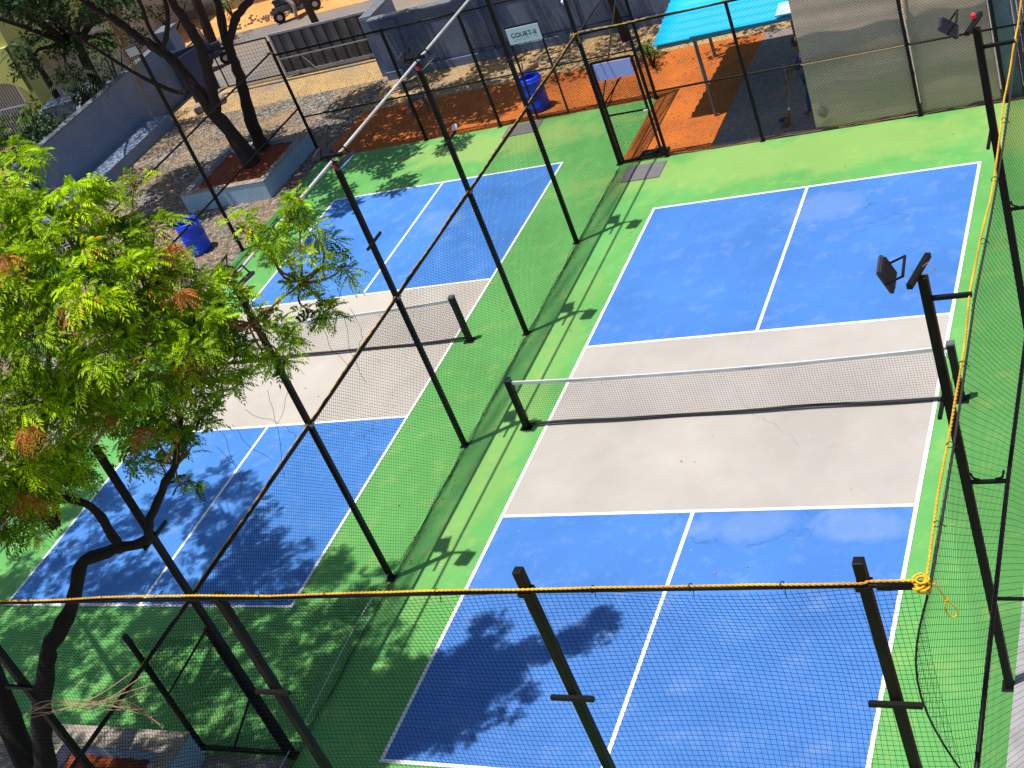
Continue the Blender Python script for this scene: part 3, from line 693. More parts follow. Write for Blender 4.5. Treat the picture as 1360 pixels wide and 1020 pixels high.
# plastic chair in the dirt
t = thing('chair', 'dark plastic chair on the dirt near the far fence of the left court', 'chair', (-8.35,20.3,0), R(25))
obj('seat', MB().box((0,0,.42),(.42,.40,.03),bev=.01), 'steel', t, world=False)
bk = obj('backrest', MB().box((0,.2,.62),(.40,.025,.06),bev=.01).box((0,.21,.80),(.40,.025,.07),bev=.01).sq((-.19,.19,.42),(-.19,.22,.84),.03).sq((.19,.19,.42),(.19,.22,.84),.03), 'steel', t, world=False)
for a in (-1,1):
    for b in (-1,1): obj('leg', MB().sq((a*.18,b*.17,.41),(a*.21,b*.20,0),.035), 'steel', t, world=False)

# ------------------------------------------------------------------ planters
def planter(x0,x1,y0,y1,h,label,w=.2,soilz=.40):
    t = thing('planter', label, 'planter', ((x0+x1)/2,(y0+y1)/2,0), 0, 'square tree planters')
    m = MB(); m.bx(x0,x1,y0,y0+w,-.05,h-.03).bx(x0,x1,y1-w,y1,-.05,h-.03).bx(x0,x0+w,y0+w,y1-w,-.05,h-.03).bx(x1-w,x1,y0+w,y1-w,-.05,h-.03)
    obj('wall', m, 'planter', t)
    m = MB(); e = .012; m.bx(x0-e,x1+e,y0-e,y0+w,h-.03,h).bx(x0-e,x1+e,y1-w,y1+e,h-.03,h).bx(x0-e,x0+w,y0+w,y1-w,h-.03,h).bx(x1-w,x1+e,y0+w,y1-w,h-.03,h)
    obj('rim', m, 'rim', t, bevel=.006)
    n = 24; V = []
    for j in range(n+1):
        for i in range(n+1):
            a, b = i/n, j/n
            V.append((x0+w+(x1-x0-2*w)*a, y0+w+(y1-y0-2*w)*b, soilz+random.uniform(-.025,.025)+.06*math.sin(a*math.pi)*math.sin(b*math.pi)))
    obj('soil', MB().add(V, [(j*(n+1)+i,j*(n+1)+i+1,(j+1)*(n+1)+i+1,(j+1)*(n+1)+i) for j in range(n) for i in range(n)]), 'soil', t)
planter(-13.9,-11.2,16.75,19.3,.5,'pale blue square planter in the gravel yard holding two dark trunks')
planter(-5.15,-2.75,-2.9,-.12,.5,'square planter at the lower left corner holding the leaning neem tree', w=.34, soilz=.3)

# ------------------------------------------------------------------ foliage helpers
def neem_leaves(B, D, Lr, tint, ls=.85, droop=.45, pairs=7):
    """B base pts, D unit directions (n,3), Lr lengths -> quads of leaflets"""
    n = len(B); up = np.array([0,0,1.])
    side = np.cross(D, up); side /= (np.linalg.norm(side, axis=1, keepdims=True)+1e-6)
    nor = np.cross(side, D)
    roll = rng.normal(0, .45, n)[:,None]
    side, nor = side*np.cos(roll)+nor*np.sin(roll), nor*np.cos(roll)-side*np.sin(roll)
    V = []; T = []
    def pos(t): return B + D*(Lr*t)[:,None] - up*(Lr*droop*t*t)[:,None]
    for i in range(pairs+1):
        t = .22+.78*i/pairs; p = pos(t); tg = pos(t+.05)-pos(t-.05); tg /= np.linalg.norm(tg, axis=1, keepdims=True)
        for sgn in ((1,-1) if i < pairs else (0,)):
            ll = Lr*ls*(.36*(1-.35*abs(t-.55))+.0)*rng.uniform(.85,1.15,n); w = ll*.17
            d = tg*(.62 if sgn else 1)+side*sgn*.85-up*.22+nor*rng.normal(0,.14,n)[:,None]
            d /= np.linalg.norm(d, axis=1, keepdims=True)
            ww = np.cross(d, nor); ww /= (np.linalg.norm(ww, axis=1, keepdims=True)+1e-6)
            mid = p+d*(ll*.42)[:,None]+nor*(ll*.05)[:,None]
            V.append(np.stack([p, mid+ww*w[:,None], p+d*ll[:,None]-up*(ll*.12)[:,None], mid-ww*w[:,None]], 1))
            T.append(np.repeat(np.clip(tint+rng.normal(0,.05,n),0,1), 4).reshape(n,4))
    V = np.concatenate(V).reshape(-1,3); T = np.concatenate(T).reshape(-1)
    k = len(V)//4; F = [(4*i,4*i+1,4*i+2,4*i+3) for i in range(k)]
    return V, F, T
def neem_clump(c, r, tips, per=10, L=.24, dark=0., g=0):
    """rosettes of compound leaves at twig ends spread through a clump"""
    B = []; D = []; LL = []; T = []
    for _ in range(tips):
        d = rng.normal(0,1,3); d /= np.linalg.norm(d); d[2] = d[2]*.75+.12
        tip = np.array(c)+d*r*rng.uniform(.4,.88)
        if g: tip = np.array(c)+np.clip(rng.normal(0,g,3),-1.1,1.1)*r
        axis = d+np.array([0,0,.5])+rng.normal(0,.25,3); axis /= np.linalg.norm(axis)
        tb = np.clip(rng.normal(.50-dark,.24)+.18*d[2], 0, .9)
        if rng.random() < .05: tb = .93
        k = int(per*rng.uniform(.7,1.3)); a0 = rng.uniform(0,6.28)
        u = np.cross(axis,(.3,.8,.1)); u /= np.linalg.norm(u); v = np.cross(axis,u)
        for j in range(k):
            a = a0+j*2.4; sp = rng.uniform(.5,1.25)
            dd = axis*math.cos(sp)+(u*math.cos(a)+v*math.sin(a))*math.sin(sp); dd /= np.linalg.norm(dd)
            B.append(tip-axis*.02*j*.6); D.append(dd); LL.append(L*rng.uniform(.7,1.15)); T.append(tb)
    return np.array(B), np.array(D), np.array(LL), np.array(T)
def simple_leaves(c, r, n, size, flat=.7, tb=.5):
    d = rng.normal(0,1,(n,3)); d /= np.linalg.norm(d,axis=1,keepdims=True)
    P = np.array(c)+d*r*(rng.uniform(.25,1,(n,1))**.6)*np.array([1,1,flat])
    a = rng.normal(0,1,(n,3)); a[:,2] -= .2; a /= np.linalg.norm(a,axis=1,keepdims=True)
    w = np.cross(a, rng.normal(0,1,(n,3))); w /= np.linalg.norm(w,axis=1,keepdims=True)
    s = size*rng.uniform(.6,1.3,(n,1))
    V = np.stack([P, P+a*s*.5+w*s*.22, P+a*s, P+a*s*.5-w*s*.22],1).reshape(-1,3)
    T = np.repeat(np.clip(rng.normal(tb,.22,n),0,1),4)
    return V, [(4*i,4*i+1,4*i+2,4*i+3) for i in range(n)], T
def smooth_path(P, rr, k=4, jit=.0):
    """Catmull-Rom through the points"""
    P = [np.array(p,float) for p in P]; out = []; ro = []
    Q = [2*P[0]-P[1]]+P+[2*P[-1]-P[-2]]; rr = list(rr)
    for i in range(1, len(Q)-2):
        for s in range(k):
            t = s/k; a,b,c,d = Q[i-1],Q[i],Q[i+1],Q[i+2]
            out.append(.5*((2*b)+(-a+c)*t+(2*a-5*b+4*c-d)*t*t+(-a+3*b-3*c+d)*t**3)+rng.normal(0,jit,3))
            ro.append(rr[i-1]*(1-t)+rr[i]*t*1.0)
    out.append(P[-1]); ro.append(rr[-1])
    return [tuple(x) for x in out], ro

# ------------------------------------------------------------------ near neem tree
CL = [(-1.12,.7,7.71,.44),(-.63,.96,7.77,.35),(-.64,.5,7.49,.46),(-.42,.94,7.27,.43),(-.35,1.52,7.09,.3),(-1.01,.06,7.46,.46),(-.43,.22,7.1,.53),(-.1,.65,6.95,.46),(-.1,1.27,6.71,.24),(-.98,-.21,6.9,.54),(-.45,.04,6.56,.54),(-.09,.54,6.46,.42),(.23,.88,6.23,.33),(-1.28,-.6,6.35,.47),(-1.07,-.23,5.99,.51),(-.92,.41,5.67,.45),(-.78,1.06,5.42,.26),(-1.41,-.85,5.75,.44),(-1.33,-.3,5.38,.34),(-1.34,.39,4.92,.26),(-1.07,.83,4.63,.2),(-1.66,-.97,5.12,.24),(-.98,.61,4.23,.12),
(.89,1.44,6.95,.23),(1.0,1.4,6.68,.23),(1.2,1.79,6.86,.18),(1.3,1.78,6.68,.17),(1.36,1.77,6.3,.25),(1.07,1.54,6.06,.17),(1.48,1.88,6.09,.15),(1.27,1.67,5.77,.12),(.6,1.31,5.88,.2),(.26,1.11,5.81,.22),(.74,1.41,5.59,.14),(.6,1.27,6.3,.15),(.37,1.07,6.32,.2),(1.3,1.92,6.95,.1),(.4,1.16,5.45,.12),(-.22,.95,6.08,.32),(-.29,.94,5.68,.29),(-.61,1.02,5.11,.28),(-.86,.89,4.85,.29),(-1.12,.69,4.97,.29),(-1.14,.57,4.62,.2),(.25,1.11,5.60,.21),(.58,1.30,5.42,.19),(.04,.95,5.43,.19),(1.06,1.51,5.78,.17),(.03,.98,5.72,.22),(-.49,1.74,7.54,.16),(-1.65,-.59,5.32,.33),(-1.76,-1.0,5.26,.33),(-.45,.55,5.35,.24),(-.6,.45,5.05,.2),(-.2,.55,5.75,.26),(-.75,.3,5.4,.22),(.35,1.25,6.45,.24),(.15,1.2,6.55,.2),(.2,-.05,6.4,.24),(.45,.3,6.3,.2),(.7,.6,6.35,.16)]
OFF = [(-1.9,.4,8.1,.6),(-2.1,-.4,7.7,.7),(-1.9,-1.1,6.9,.6),(-2.3,-1.5,6.2,.6),(-2.5,.8,7.6,.7),(-2.9,1.9,7.6,.6),(-3.2,.1,8.0,.8),(-3.6,-1.2,7.4,.8),(-4.3,1.4,8.0,.8),(-4.9,.0,7.6,.9),(-4.8,-1.9,7.0,.8),(-5.2,2.9,7.6,.75),(-6.2,3.6,7.2,.7),(-6.3,1.4,7.6,.9),(-6.6,-.8,7.2,.9),(-7.6,2.4,7.2,.8),(-7.9,.4,7.0,.9),(-3.4,-3.0,7.0,.8),(-6.9,4.7,7.0,.6),(-8.0,4.2,6.8,.7),(-3.0,-2.0,6.4,.8),(-1.6,-2.3,6.3,.6),(-5.9,-2.4,6.8,.9),(-5.6,2.0,7.2,.8),(-9.8,4.6,6.4,.7),(-10,2.5,6.4,.8),(-2.0,-3.0,7.0,.7),(-4.0,2.6,8.2,.5),(-7.5,-1.5,6.2,.8),(-8.9,1.2,6.6,.8),(-8.9,3.1,6.8,.6)]
nt_ = thing('neem_tree', 'bright green feathery neem tree leaning up from the lower left corner', 'tree', (-4.2,-1.5,.4))
limb = [(-4.2,-1.6,.35),(-3.9,-1.6,1.0),(-3.35,-1.65,1.7),(-3.0,-1.5,2.45),(-2.66,-1.37,2.96),(-2.51,-1.19,3.3),(-2.27,-1.0,3.52),(-2.12,-.77,3.73),(-2.01,-.52,4.01),(-1.78,-.38,4.03),(-1.57,-.28,4.04),(-1.29,-.13,4.0),(-1.18,0,4.21),(-.98,.31,4.49),(-.83,.42,4.64),(-.63,.65,5.08)]
rl = [.20,.17,.14,.12,.105,.095,.09,.085,.08,.075,.07,.062,.055,.045,.04,.035]
tm = MB()
def br(P, rr, k=4, n=8, jit=.006):
    a, b = smooth_path(P, rr, k, jit); b = [q*(1+rng.normal(0,.07)) for q in b]; tm.tube(a, b, n)
br(limb, rl, 4, 10, .008)
br([(-1.57,-.28,4.04),(-1.61,-.22,4.37),(-1.69,-.24,4.69),(-1.83,-.43,4.9),(-1.78,-.69,4.75),(-1.8,-.6,5.34),(-1.45,-.26,5.89),(-1.1,.0,6.6),(-.9,.3,7.3)],[.06,.055,.05,.05,.045,.045,.04,.03,.02])
br([(-.63,.65,5.08),(-.5,.75,5.6),(-.3,.8,6.2),(-.3,.9,6.9)],[.035,.03,.02,.012])
br([(-4.1,-1.6,.5),(-4.3,-1.2,1.6),(-4.1,-.9,3.0),(-4.4,-.4,4.6),(-4.6,.3,6.2),(-5.0,1.2,7.3)],[.17,.16,.14,.12,.09,.04],4,10)
br([(-4.1,-.9,3.0),(-3.2,-.9,4.4),(-2.6,-.9,5.6),(-2.1,-.5,6.9),(-1.9,.2,7.8)],[.11,.10,.08,.06,.03])
br([(-4.4,-.4,4.6),(-5.6,.2,5.8),(-6.9,.9,6.8),(-8.2,1.8,6.9)],[.10,.08,.06,.03])
br([(-4.6,.3,6.2),(-4.6,1.8,7.0),(-5.6,3.2,7.1),(-6.8,4.4,7.0)],[.07,.06,.04,.02])
obj('trunk', tm, 'barkn', nt_, smooth=True)
tm = MB()
br([(-.78,.5,5.05),(-.73,.47,5.45),(-.14,.63,5.69),(.53,1.14,5.95),(1.08,1.58,6.12),(1.36,1.83,6.16)],[.028,.026,.022,.018,.012,.007],5,6,.008)
NODES = [(-.3,.9,6.9),(-.9,.3,7.3),(-1.1,0,6.6),(-.5,.75,5.6),(-.14,.63,5.69),(.53,1.14,5.95),(1.08,1.58,6.12),(-1.45,-.26,5.89),(-1.8,-.6,5.34),(-.83,.42,4.64),(-1.9,.2,7.8),(-2.6,-.9,5.6),(-5,1.2,7.3),(-4.6,.3,6.2),(-6.9,.9,6.8),(-5.6,3.2,7.1),(-8.2,1.8,6.9),(-3.2,-.9,4.4)]
for c in CL+OFF:
    q = np.array(c[:3]); nd = min(NODES, key=lambda a: np.linalg.norm(np.array(a)-q)+(.5 if a[2]>q[2] else 0)); nd = np.array(nd)
    mid = (nd+q)/2+np.array([rng.normal(0,.08),rng.normal(0,.08),-.10])
    br([nd,mid,q],[.016,.012,.006],4,5,.01)
    for _ in range(4):
        d = rng.normal(0,1,3); d /= np.linalg.norm(d); e = q+d*c[3]*.8
        br([q-(q-nd)*.12,(q+e)/2+rng.normal(0,.02,3),e],[.006,.005,.003],2,4,.0)
obj('branch', tm, 'twig', nt_, smooth=True)
Vs=[];Fs=[];Ts=[];n0=0
def addl(V,F,T):
    global n0
    Vs.append(V); Fs.extend([(a+n0,b+n0,c+n0,d+n0) for a,b,c,d in F]); Ts.append(T); n0 += len(V)
for c in CL:
    tips = max(3, int((27 if c[3]>.3 else 17)*(c[3]/.45)**2)+3)
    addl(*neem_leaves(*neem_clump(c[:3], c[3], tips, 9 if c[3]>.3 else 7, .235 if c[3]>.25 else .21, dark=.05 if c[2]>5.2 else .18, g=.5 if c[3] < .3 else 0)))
for c in OFF:
    addl(*neem_leaves(*neem_clump(c[:3], c[3]*1.15, int(62*(c[3]/.7)**2), 7, .27, g=.48), ls=.95, pairs=6))
mb = MB().add(np.concatenate(Vs), Fs)
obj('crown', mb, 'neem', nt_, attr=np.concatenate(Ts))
# dried, reddish dead sprays caught in the crown
Vs=[];Fs=[];Ts=[];n0=0
for c in ((-1.5,-.2,7.0,.14),(-.5,.55,6.35,.12),(-.45,.75,6.0,.10),(-.3,.8,5.75,.12),(-1.15,.05,5.6,.16),(-.7,.1,6.9,.10),(-.05,1.15,6.9,.06),(-1.2,-.7,6.1,.14),(.0,.9,6.5,.07),(-1.7,-.8,5.3,.2),(-1.2,.2,7.55,.1),(-.95,.3,5.2,.12)):
    addl(*neem_leaves(*neem_clump((c[0]+.35,c[1]-.25,c[2]+.2), c[3], 5, 6, .17), pairs=6, ls=.8, droop=1.0))
obj('dead_leaves', MB().add(np.concatenate(Vs), Fs), 'dryleaf', nt_, attr=np.concatenate(Ts))
# hanging dry tendrils
m = MB()
def tendril(p, L, n=9, r=.0025, sx=.0, sy=0.):
    P = [np.array(p,float)]; d = np.array([sx,sy,-1.])
    for i in range(n):
        d = d+rng.normal(0,.32,3); d[2] -= .15; d /= np.linalg.norm(d); P.append(P[-1]+d*L/n)
    return P
TT = []
for p, L in (((1.15,1.55,5.7),.8),((1.3,1.7,5.6),.9),((.6,1.2,5.3),.7),((.35,1.1,5.1),1.1),((.1,.9,5.0),1.0),((-.2,.9,4.8),.7),((-.4,.9,4.7),.8),((-.6,.9,4.5),.6),((1.35,1.8,5.6),.6),((-1.9,-.9,4.9),.7),((-1.8,-.9,4.8),.6)): obj('tendril', MB().strands([tendril(p, L, 9, sx=.2)], .0022), 'barkn', nt_)

# dry vine hanging on the near net at lower left
t = thing('dry_vine', 'bare orange-brown vine trailing across the near net at lower left', 'vine', (-.4,-2.3,4.1))
TT = []
for s0 in range(7):
    P = [(-.95,-2.75,4.15),(-.60,-2.7,4.13+.02*s0),(-.30+.02*s0,-2.6,4.12),(-.10+.04*s0,-2.5,4.2-.05*s0),(.14,-2.3,4.22-.09*s0)]
    a, _ = smooth_path([np.array(p)+rng.normal(0,.03,3) for p in P], [1]*5, 4); TT.append(a)
for s0 in range(4):
    a, _ = smooth_path([np.array(p)+rng.normal(0,.03,3) for p in [(-.1,-2.5,4.1),(.02,-2.45,3.9),(.08,-2.4,3.75),(.15+.03*s0,-2.4,3.6)]], [1]*4, 4); TT.append(a)
obj('stem', MB().strands(TT, .004), 'dry', t)

# ------------------------------------------------------------------ yard trees
def leafy(parent, clumps, m='drk', dens=420, size=.16, name='crown', tb=.5):
    global n0, Vs, Fs, Ts
    Vs=[];Fs=[];Ts=[];n0=0
    for c in clumps: addl(*simple_leaves(c[:3], c[3], int(dens*c[3]**2), size, .7, tb))
    obj(name, MB().add(np.concatenate(Vs), Fs), m, parent, attr=np.concatenate(Ts))
t1 = thing('yard_tree', 'dark leaning tree with a thick forked trunk, left of two in the blue planter', 'tree', (-12.4,18,.4), 0, 'trees in the blue planter')
tm = MB()
br([(-12.3,18,.35),(-12.34,18,.9),(-12.68,18,2.0),(-12.79,18,2.58),(-13.07,18,3.47),(-13.39,18,3.91),(-13.79,18,4.36),(-14.08,18,4.76),(-14.66,18,5.41),(-15.6,18,6.6)],[.27,.20,.18,.16,.13,.12,.11,.10,.09,.05],4,12,.015)
br([(-12.66,18,1.9),(-12.45,18,2.4),(-12.18,18,3.28),(-12.12,18,3.87),(-12.15,18,4.39),(-12.27,18,4.99),(-12.4,18,6.5)],[.15,.15,.14,.13,.12,.10,.06],4,10,.012)
br([(-13.35,18,3.85),(-13.0,18,4.1),(-12.54,18,4.75),(-12.4,18,5.3)],[.07,.065,.06,.04])
br([(-13.09,18,3.5),(-13.3,18,4.4),(-13.2,18,5.2),(-13.5,18,6.2)],[.06,.05,.045,.03])
br([(-12.79,18,2.58),(-13.6,17.9,2.9),(-14.6,17.8,3.9),(-15.9,17.8,5.4)],[.06,.055,.05,.03])
obj('trunk', tm, 'bark', t1, smooth=True)
leafy(t1, [(-15.4,18,7.2,1.3),(-13.6,17.4,7.6,1.2),(-12.9,19.0,7.2,1.1),(-12.0,17.2,7.4,1.0),(-14.6,16.4,6.8,1.2),(-16.3,16.6,7.0,1.1),(-16.9,18.3,7.1,.9),(-12.4,18.3,8.0,1.0),(-15.0,19.6,7.2,1.0)], dens=1250, size=.24)
tm = MB()
for k in range(34):
    x = -15.35+rng.normal(0,.15); tm.tube([(x+rng.normal(0,.02)+.05*math.sin(j*.5+k)-.045*j, 19.4+rng.normal(0,.03), 6.0-j*.42-rng.uniform(0,.06)) for j in range(int(rng.integers(5,12)))], .007 if k%4 else .014, 4)
obj('aerial_roots', tm, 'dry', t1)
t2 = thing('yard_tree', 'slimmer dark tree, right of two in the blue planter, leaning toward the gate', 'tree', (-12.5,18.9,.4), 0, 'trees in the blue planter')
tm = MB()
br([(-12.5,18.9,.35),(-12.46,18.9,.75),(-12.38,18.9,1.47),(-12.15,18.9,2.29),(-12.07,18.9,2.83),(-12.01,18.9,3.5),(-11.76,18.9,4.22),(-11.72,18.9,4.6),(-11.8,19,6.2)],[.24,.18,.16,.145,.13,.12,.10,.09,.05],4,12,.012)
br([(-12.0,18.9,3.3),(-11.6,18.9,3.75),(-11.24,18.9,4.05),(-10.7,18.9,4.35),(-10.0,18.9,5.6)],[.11,.10,.10,.09,.05],4,10,.012)
obj('trunk', tm, 'bark', t2, smooth=True)
leafy(t2, [(-10.4,18.6,7.0,1.1),(-9.3,17.4,7.0,.9),(-8.4,18.8,6.9,.9),(-11.2,20.0,7.2,1.1),(-9.6,20.2,7.0,1.0),(-7.6,20.0,6.8,.9),(-10.9,16.3,7.0,.7),(-9.9,15.6,6.6,.55),(-8.9,16.5,6.3,.4),(-12.2,21.2,7.3,1.1),(-10.4,22.0,7.0,.9),(-8.0,22.0,6.8,.9),(-9.3,14.9,6.3,.45),(-10.6,14.6,6.6,.7),(-8.6,20.6,7.0,.9),(-7.0,18.9,6.8,.7),(-11.4,18.6,7.4,.9),(-10.2,17.5,7.0,.8),(-7.9,19.6,6.6,.8),(-6.6,19.7,6.6,.7),(-9.2,19.2,6.6,.8),(-8.2,15.6,6.6,.55),(-9.6,13.4,7.4,.5),(-7.4,17.3,6.6,.5),(-10.4,13.0,7.6,.5)], dens=1250, size=.22)
# tree over the back wall that dapples the path behind the right fence
t3 = thing('yard_tree', 'tree whose shade dapples the yard path behind the far fences', 'tree', (-3.2,22.3,0))
tm = MB(); br([(-3.2,22.3,0),(-3.3,22.2,2),(-3.5,22,3.3),(-3.8,21.8,6.5)],[.10,.09,.08,.05]); 
leafy(t3, [(-5.4,20.6,6.6,1.0),(-4.1,21.9,6.9,1.1),(-2.2,21.6,6.8,1.0),(-6.3,21.9,6.8,.9),(-3.3,20.2,6.4,.6),(-1.0,19.8,6.2,.55),(-.4,20.9,6.4,.8)], dens=420, size=.22)
obj('trunk', tm, 'bark', t3, smooth=True)

# ------------------------------------------------------------------ walls and gate at the back
t = thing('boundary_wall', 'long blue-grey boundary wall behind the far fence, with shallow piers', 'wall', (-4,23.2,0))
obj('wall', MB().bx(-10.6,12,23.1,23.3,-.1,1.68), 'bluewall', t)
obj('coping', MB().bx(-10.62,12,23.06,23.34,1.68,1.74), 'walltop', t, bevel=.006)
for x in np.arange(-9.9, 12, 2.6): obj('pier', MB().bx(x-.15,x+.15,23.02,23.1,-.1,1.66), 'bluewall', t)
obj('plinth', MB().bx(-10.6,12,22.96,23.02,-.1,.22), 'bluewall', t)
t = thing('gate_pillar', 'dark blue-grey gate pillar at the end of the back wall', 'pillar', (-11.0,23.6,0))
obj('shaft', MB().bx(-10.98,-10.62,23.34,24.8,-.1,1.72), 'bluewall', t, bevel=.01)
obj('cap', MB().bx(-11.0,-10.60,23.35,24.83,1.72,1.77), 'walltop', t, bevel=.01)
t = thing('sliding_gate', 'grey ribbed metal sliding gate in front of the road', 'gate', (-13.4,25,0))
obj('frame', MB().sq((-15.25,24.98,.10),(-11.5,24.98,.10),.08,.10).sq((-15.25,24.98,1.40),(-11.5,24.98,1.40),.06).sq((-15.22,24.98,.1),(-15.22,24.98,1.4),.06).sq((-11.53,24.98,.1),(-11.53,24.98,1.4),.06), 'gatel', t)
m = MB()
for i in range(9):
    x = -15.12+i*.405; m.bx(x,x+.20,24.955,25.0,.15,1.36)
obj('panel', m, 'gatep', t); obj('backing', MB().bx(-15.2,-11.55,25.005,25.02,.12,1.38), 'gatep', t)
obj('mid_rail', MB().sq((-15.2,24.93,.62),(-11.55,24.93,.62),.03).sq((-14.4,24.93,.62),(-14.1,24.93,.14),.03), 'gatel', t)
for x in (-14.7,-12.1):
    obj('wheel', MB().tube([(x,24.94,.06),(x,25.04,.06)],.07,14), 'tyre', t)
t = thing('mesh_gate', 'low wire mesh gate leaf beside the grey sliding gate', 'gate', (-16.3,25,0))
obj('frame', MB().sq((-17.5,25,.12),(-15.4,25,.12),.035).sq((-17.5,25,1.35),(-15.4,25,1.35),.035).sq((-17.5,25,.1),(-17.5,25,1.35),.035).sq((-15.4,25,.1),(-15.4,25,1.35),.035), 'black', t)
obj('mesh', flatnet(MB(), (-17.5,25), (-15.4,25), .12, 1.35, c=.12, r=.004, diamond=False, a=0), 'net', t)
tag(origin_to(obj('gate_track', MB().bx(-18,-11.2,24.7,24.76,-.01,.02), 'steel'), (-14,24.7,0)), 'thin steel track on the ground under the sliding gate', 'track')

t = thing('boundary_wall', 'tall grey-blue rendered wall at the left edge of the gravel yard', 'wall', (-19.6,20,0))
obj('wall', MB().bx(-19.75,-19.5,6,25.4,-.1,1.82), 'bluewall2', t)
obj('coping', MB().bx(-19.78,-19.47,6,25.4,1.82,1.86), 'walltop', t)
tag(origin_to(obj('ledge', MB().bx(-19.5,-18.55,6,23.1,-.1,.36), 'bluewall2', bevel=.015), (-19,20,0)), 'low rendered ledge at the foot of the left wall', 'ledge')
t = thing('gate_pillar', 'blue painted gate pillar at the end of the left wall by the road', 'pillar', (-19.3,25.6,0))
obj('shaft', MB().bx(-19.6,-19.1,25.42,25.9,-.1,2.1), 'bluewall2', t, bevel=.01)
obj('cap', MB().bx(-19.66,-19.04,25.36,25.96,2.1,2.18), 'walltop', t, bevel=.01)
for i, (x, y, rz, lb) in enumerate(((-18.7,25.15,.35,'dark blue metal gate leaf folded back by the left pillar'),(-18.2,24.75,1.2,'second dark blue gate leaf standing open beside the dry roots'))):
    t = thing('gate_leaf', lb, 'gate', (x,y,0), rz, 'blue gate leaves')
    obj('panel', MB().box((0,0,.8),(.95,.03,1.4)), 'bluesheet', t, world=False)
    obj('frame', MB().sq((-.49,0,.08),(-.49,0,1.53),.05).sq((.49,0,.08),(.49,0,1.53),.05).sq((-.49,0,1.53),(.49,0,1.53),.05).sq((-.49,0,.1),(.49,0,.1),.05), 'bluesheet', t, world=False)
tag(origin_to(obj('stone_slab', MB().box((-17.6,23.9,.1),(1.0,.45,.2),rz=.5,bev=.03), 'concrete'), (-17.6,23.9,0)), 'rough concrete block on the ground near the tree roots', 'block')

# ------------------------------------------------------------------ far left building, car, plants
t = thing('building', 'lime yellow plastered house at the upper left with a grilled porch', 'building', (-28,28,0))
obj('upper_wall', MB().bx(-36,-24.7,24.6,34,2.35,8.5), 'yellowb', t)
# arched fascia over the porch on the face toward the court
V = []; n = 24
for y in (24.45, 24.597):
    for i in range(n+1):
        a = i/n; x = -29.5+(4.75)*a; V += [(x,y,1.55+.8*math.sin(math.pi*a)**.6),(x,y,3.2)]
k = 2*(n+1); F = []
for i in range(n): F += [(2*i,2*i+2,2*i+3,2*i+1),(k+2*i,k+2*i+1,k+2*i+3,k+2*i+2),(2*i,k+2*i,k+2*i+2,2*i+2),(2*i+1,2*i+3,k+2*i+3,k+2*i+1)]
obj('porch_arch', MB().add(V, F), 'yellowb', t)
obj('pillar', MB().bx(-25.3,-24.72,24.62,25.2,-.1,2.347), 'yellowb', t)
obj('pillar', MB().bx(-30.2,-29.6,24.62,25.2,-.1,2.347), 'yellowb', t)
obj('back_wall', MB().bx(-36,-24.9,27.5,34,-.1,2.347), 'whitew', t)
obj('wall', MB().bx(-36,-30.2,24.6,27.4,-.1,2.347), 'yellowb', t)
gr = obj('porch_grille', MB().sq((-28.4,24.9,.2),(-28.4,24.9,2.0),.05).sq((-25.6,24.9,.2),(-25.6,24.9,2.0),.05).sq((-28.4,24.9,2.0),(-25.6,24.9,2.0),.06).sq((-28.4,24.9,1.1),(-25.6,24.9,1.1),.05), 'whiteplastic', t)
m = MB()
for i in range(22): m.sq((-28.3+i*.125,24.9,.2),(-28.3+i*.125,24.9,1.98),.022)
obj('bars', m, 'whiteplastic', gr)
obj('roof_slab', MB().bx(-36.3,-24.4,24.3,34.3,8.5,8.75), 'yellowb', t)
obj('window', MB().bx(-24.72,-24.64,27,28.4,4.5,5.9), 'carg', t)

def car(x, y, rz, label):
    t = thing('parked_car', label, 'car', (x,y,0), rz)
    prof = [(-2.0,.35),(-2.05,.75),(-1.9,.98),(-1.0,1.02),(-.45,1.42),(.85,1.45),(1.45,1.05),(1.95,.98),(2.02,.7),(2.0,.35)]
    def ext(pf, w):
        n = len(pf); V = [(a,-w,b) for a,b in pf]+[(a,w,b) for a,b in pf]
        return MB().add(V, [tuple(range(n)), tuple(range(2*n-1,n-1,-1))]+[(i,(i+1)%n+0,n+(i+1)%n,n+i)[::-1] for i in range(n)])
    obj('body', ext(prof, .84), 'carp', t, world=False, bevel=.06)
    obj('window', ext([(-.95,1.04),(-.47,1.36),(-.05,1.38),(-.05,1.04)], .848).add(*ext([(.03,1.04),(.03,1.38),(.8,1.38),(1.3,1.05)], .848).v and ([tuple(v) for v in ext([(.03,1.04),(.03,1.38),(.8,1.38),(1.3,1.05)], .848).v[0]], ext([(.03,1.04),(.03,1.38),(.8,1.38),(1.3,1.05)], .848).f)), 'carg', t, world=False)
    obj('windscreen', MB().add([(-1.0,-.7,1.055),(-1.0,.7,1.055),(-.5,.64,1.425),(-.5,-.64,1.425)],[(0,1,2,3)]), 'carg', t, world=False)
    for a in (-1.3,1.3):
        for b in (-.78,.78):
            w = obj('wheel', MB().tube([(a,b-.1,.32),(a,b+.1,.32)],.32,20), 'tyre', t, world=False)
            obj('rim', MB().tube([(a,b-.11,.32),(a,b+.11,.32)],.18,14), 'chrome', w, world=False)
    for b in (-.6,.6): obj('headlight', MB().box((-2.02,b,.72),(.06,.28,.14),bev=.02), 'glass', t, world=False)
car(-22.6,23.6,R(100),'pale blue-grey car parked behind the left wall in deep shade')

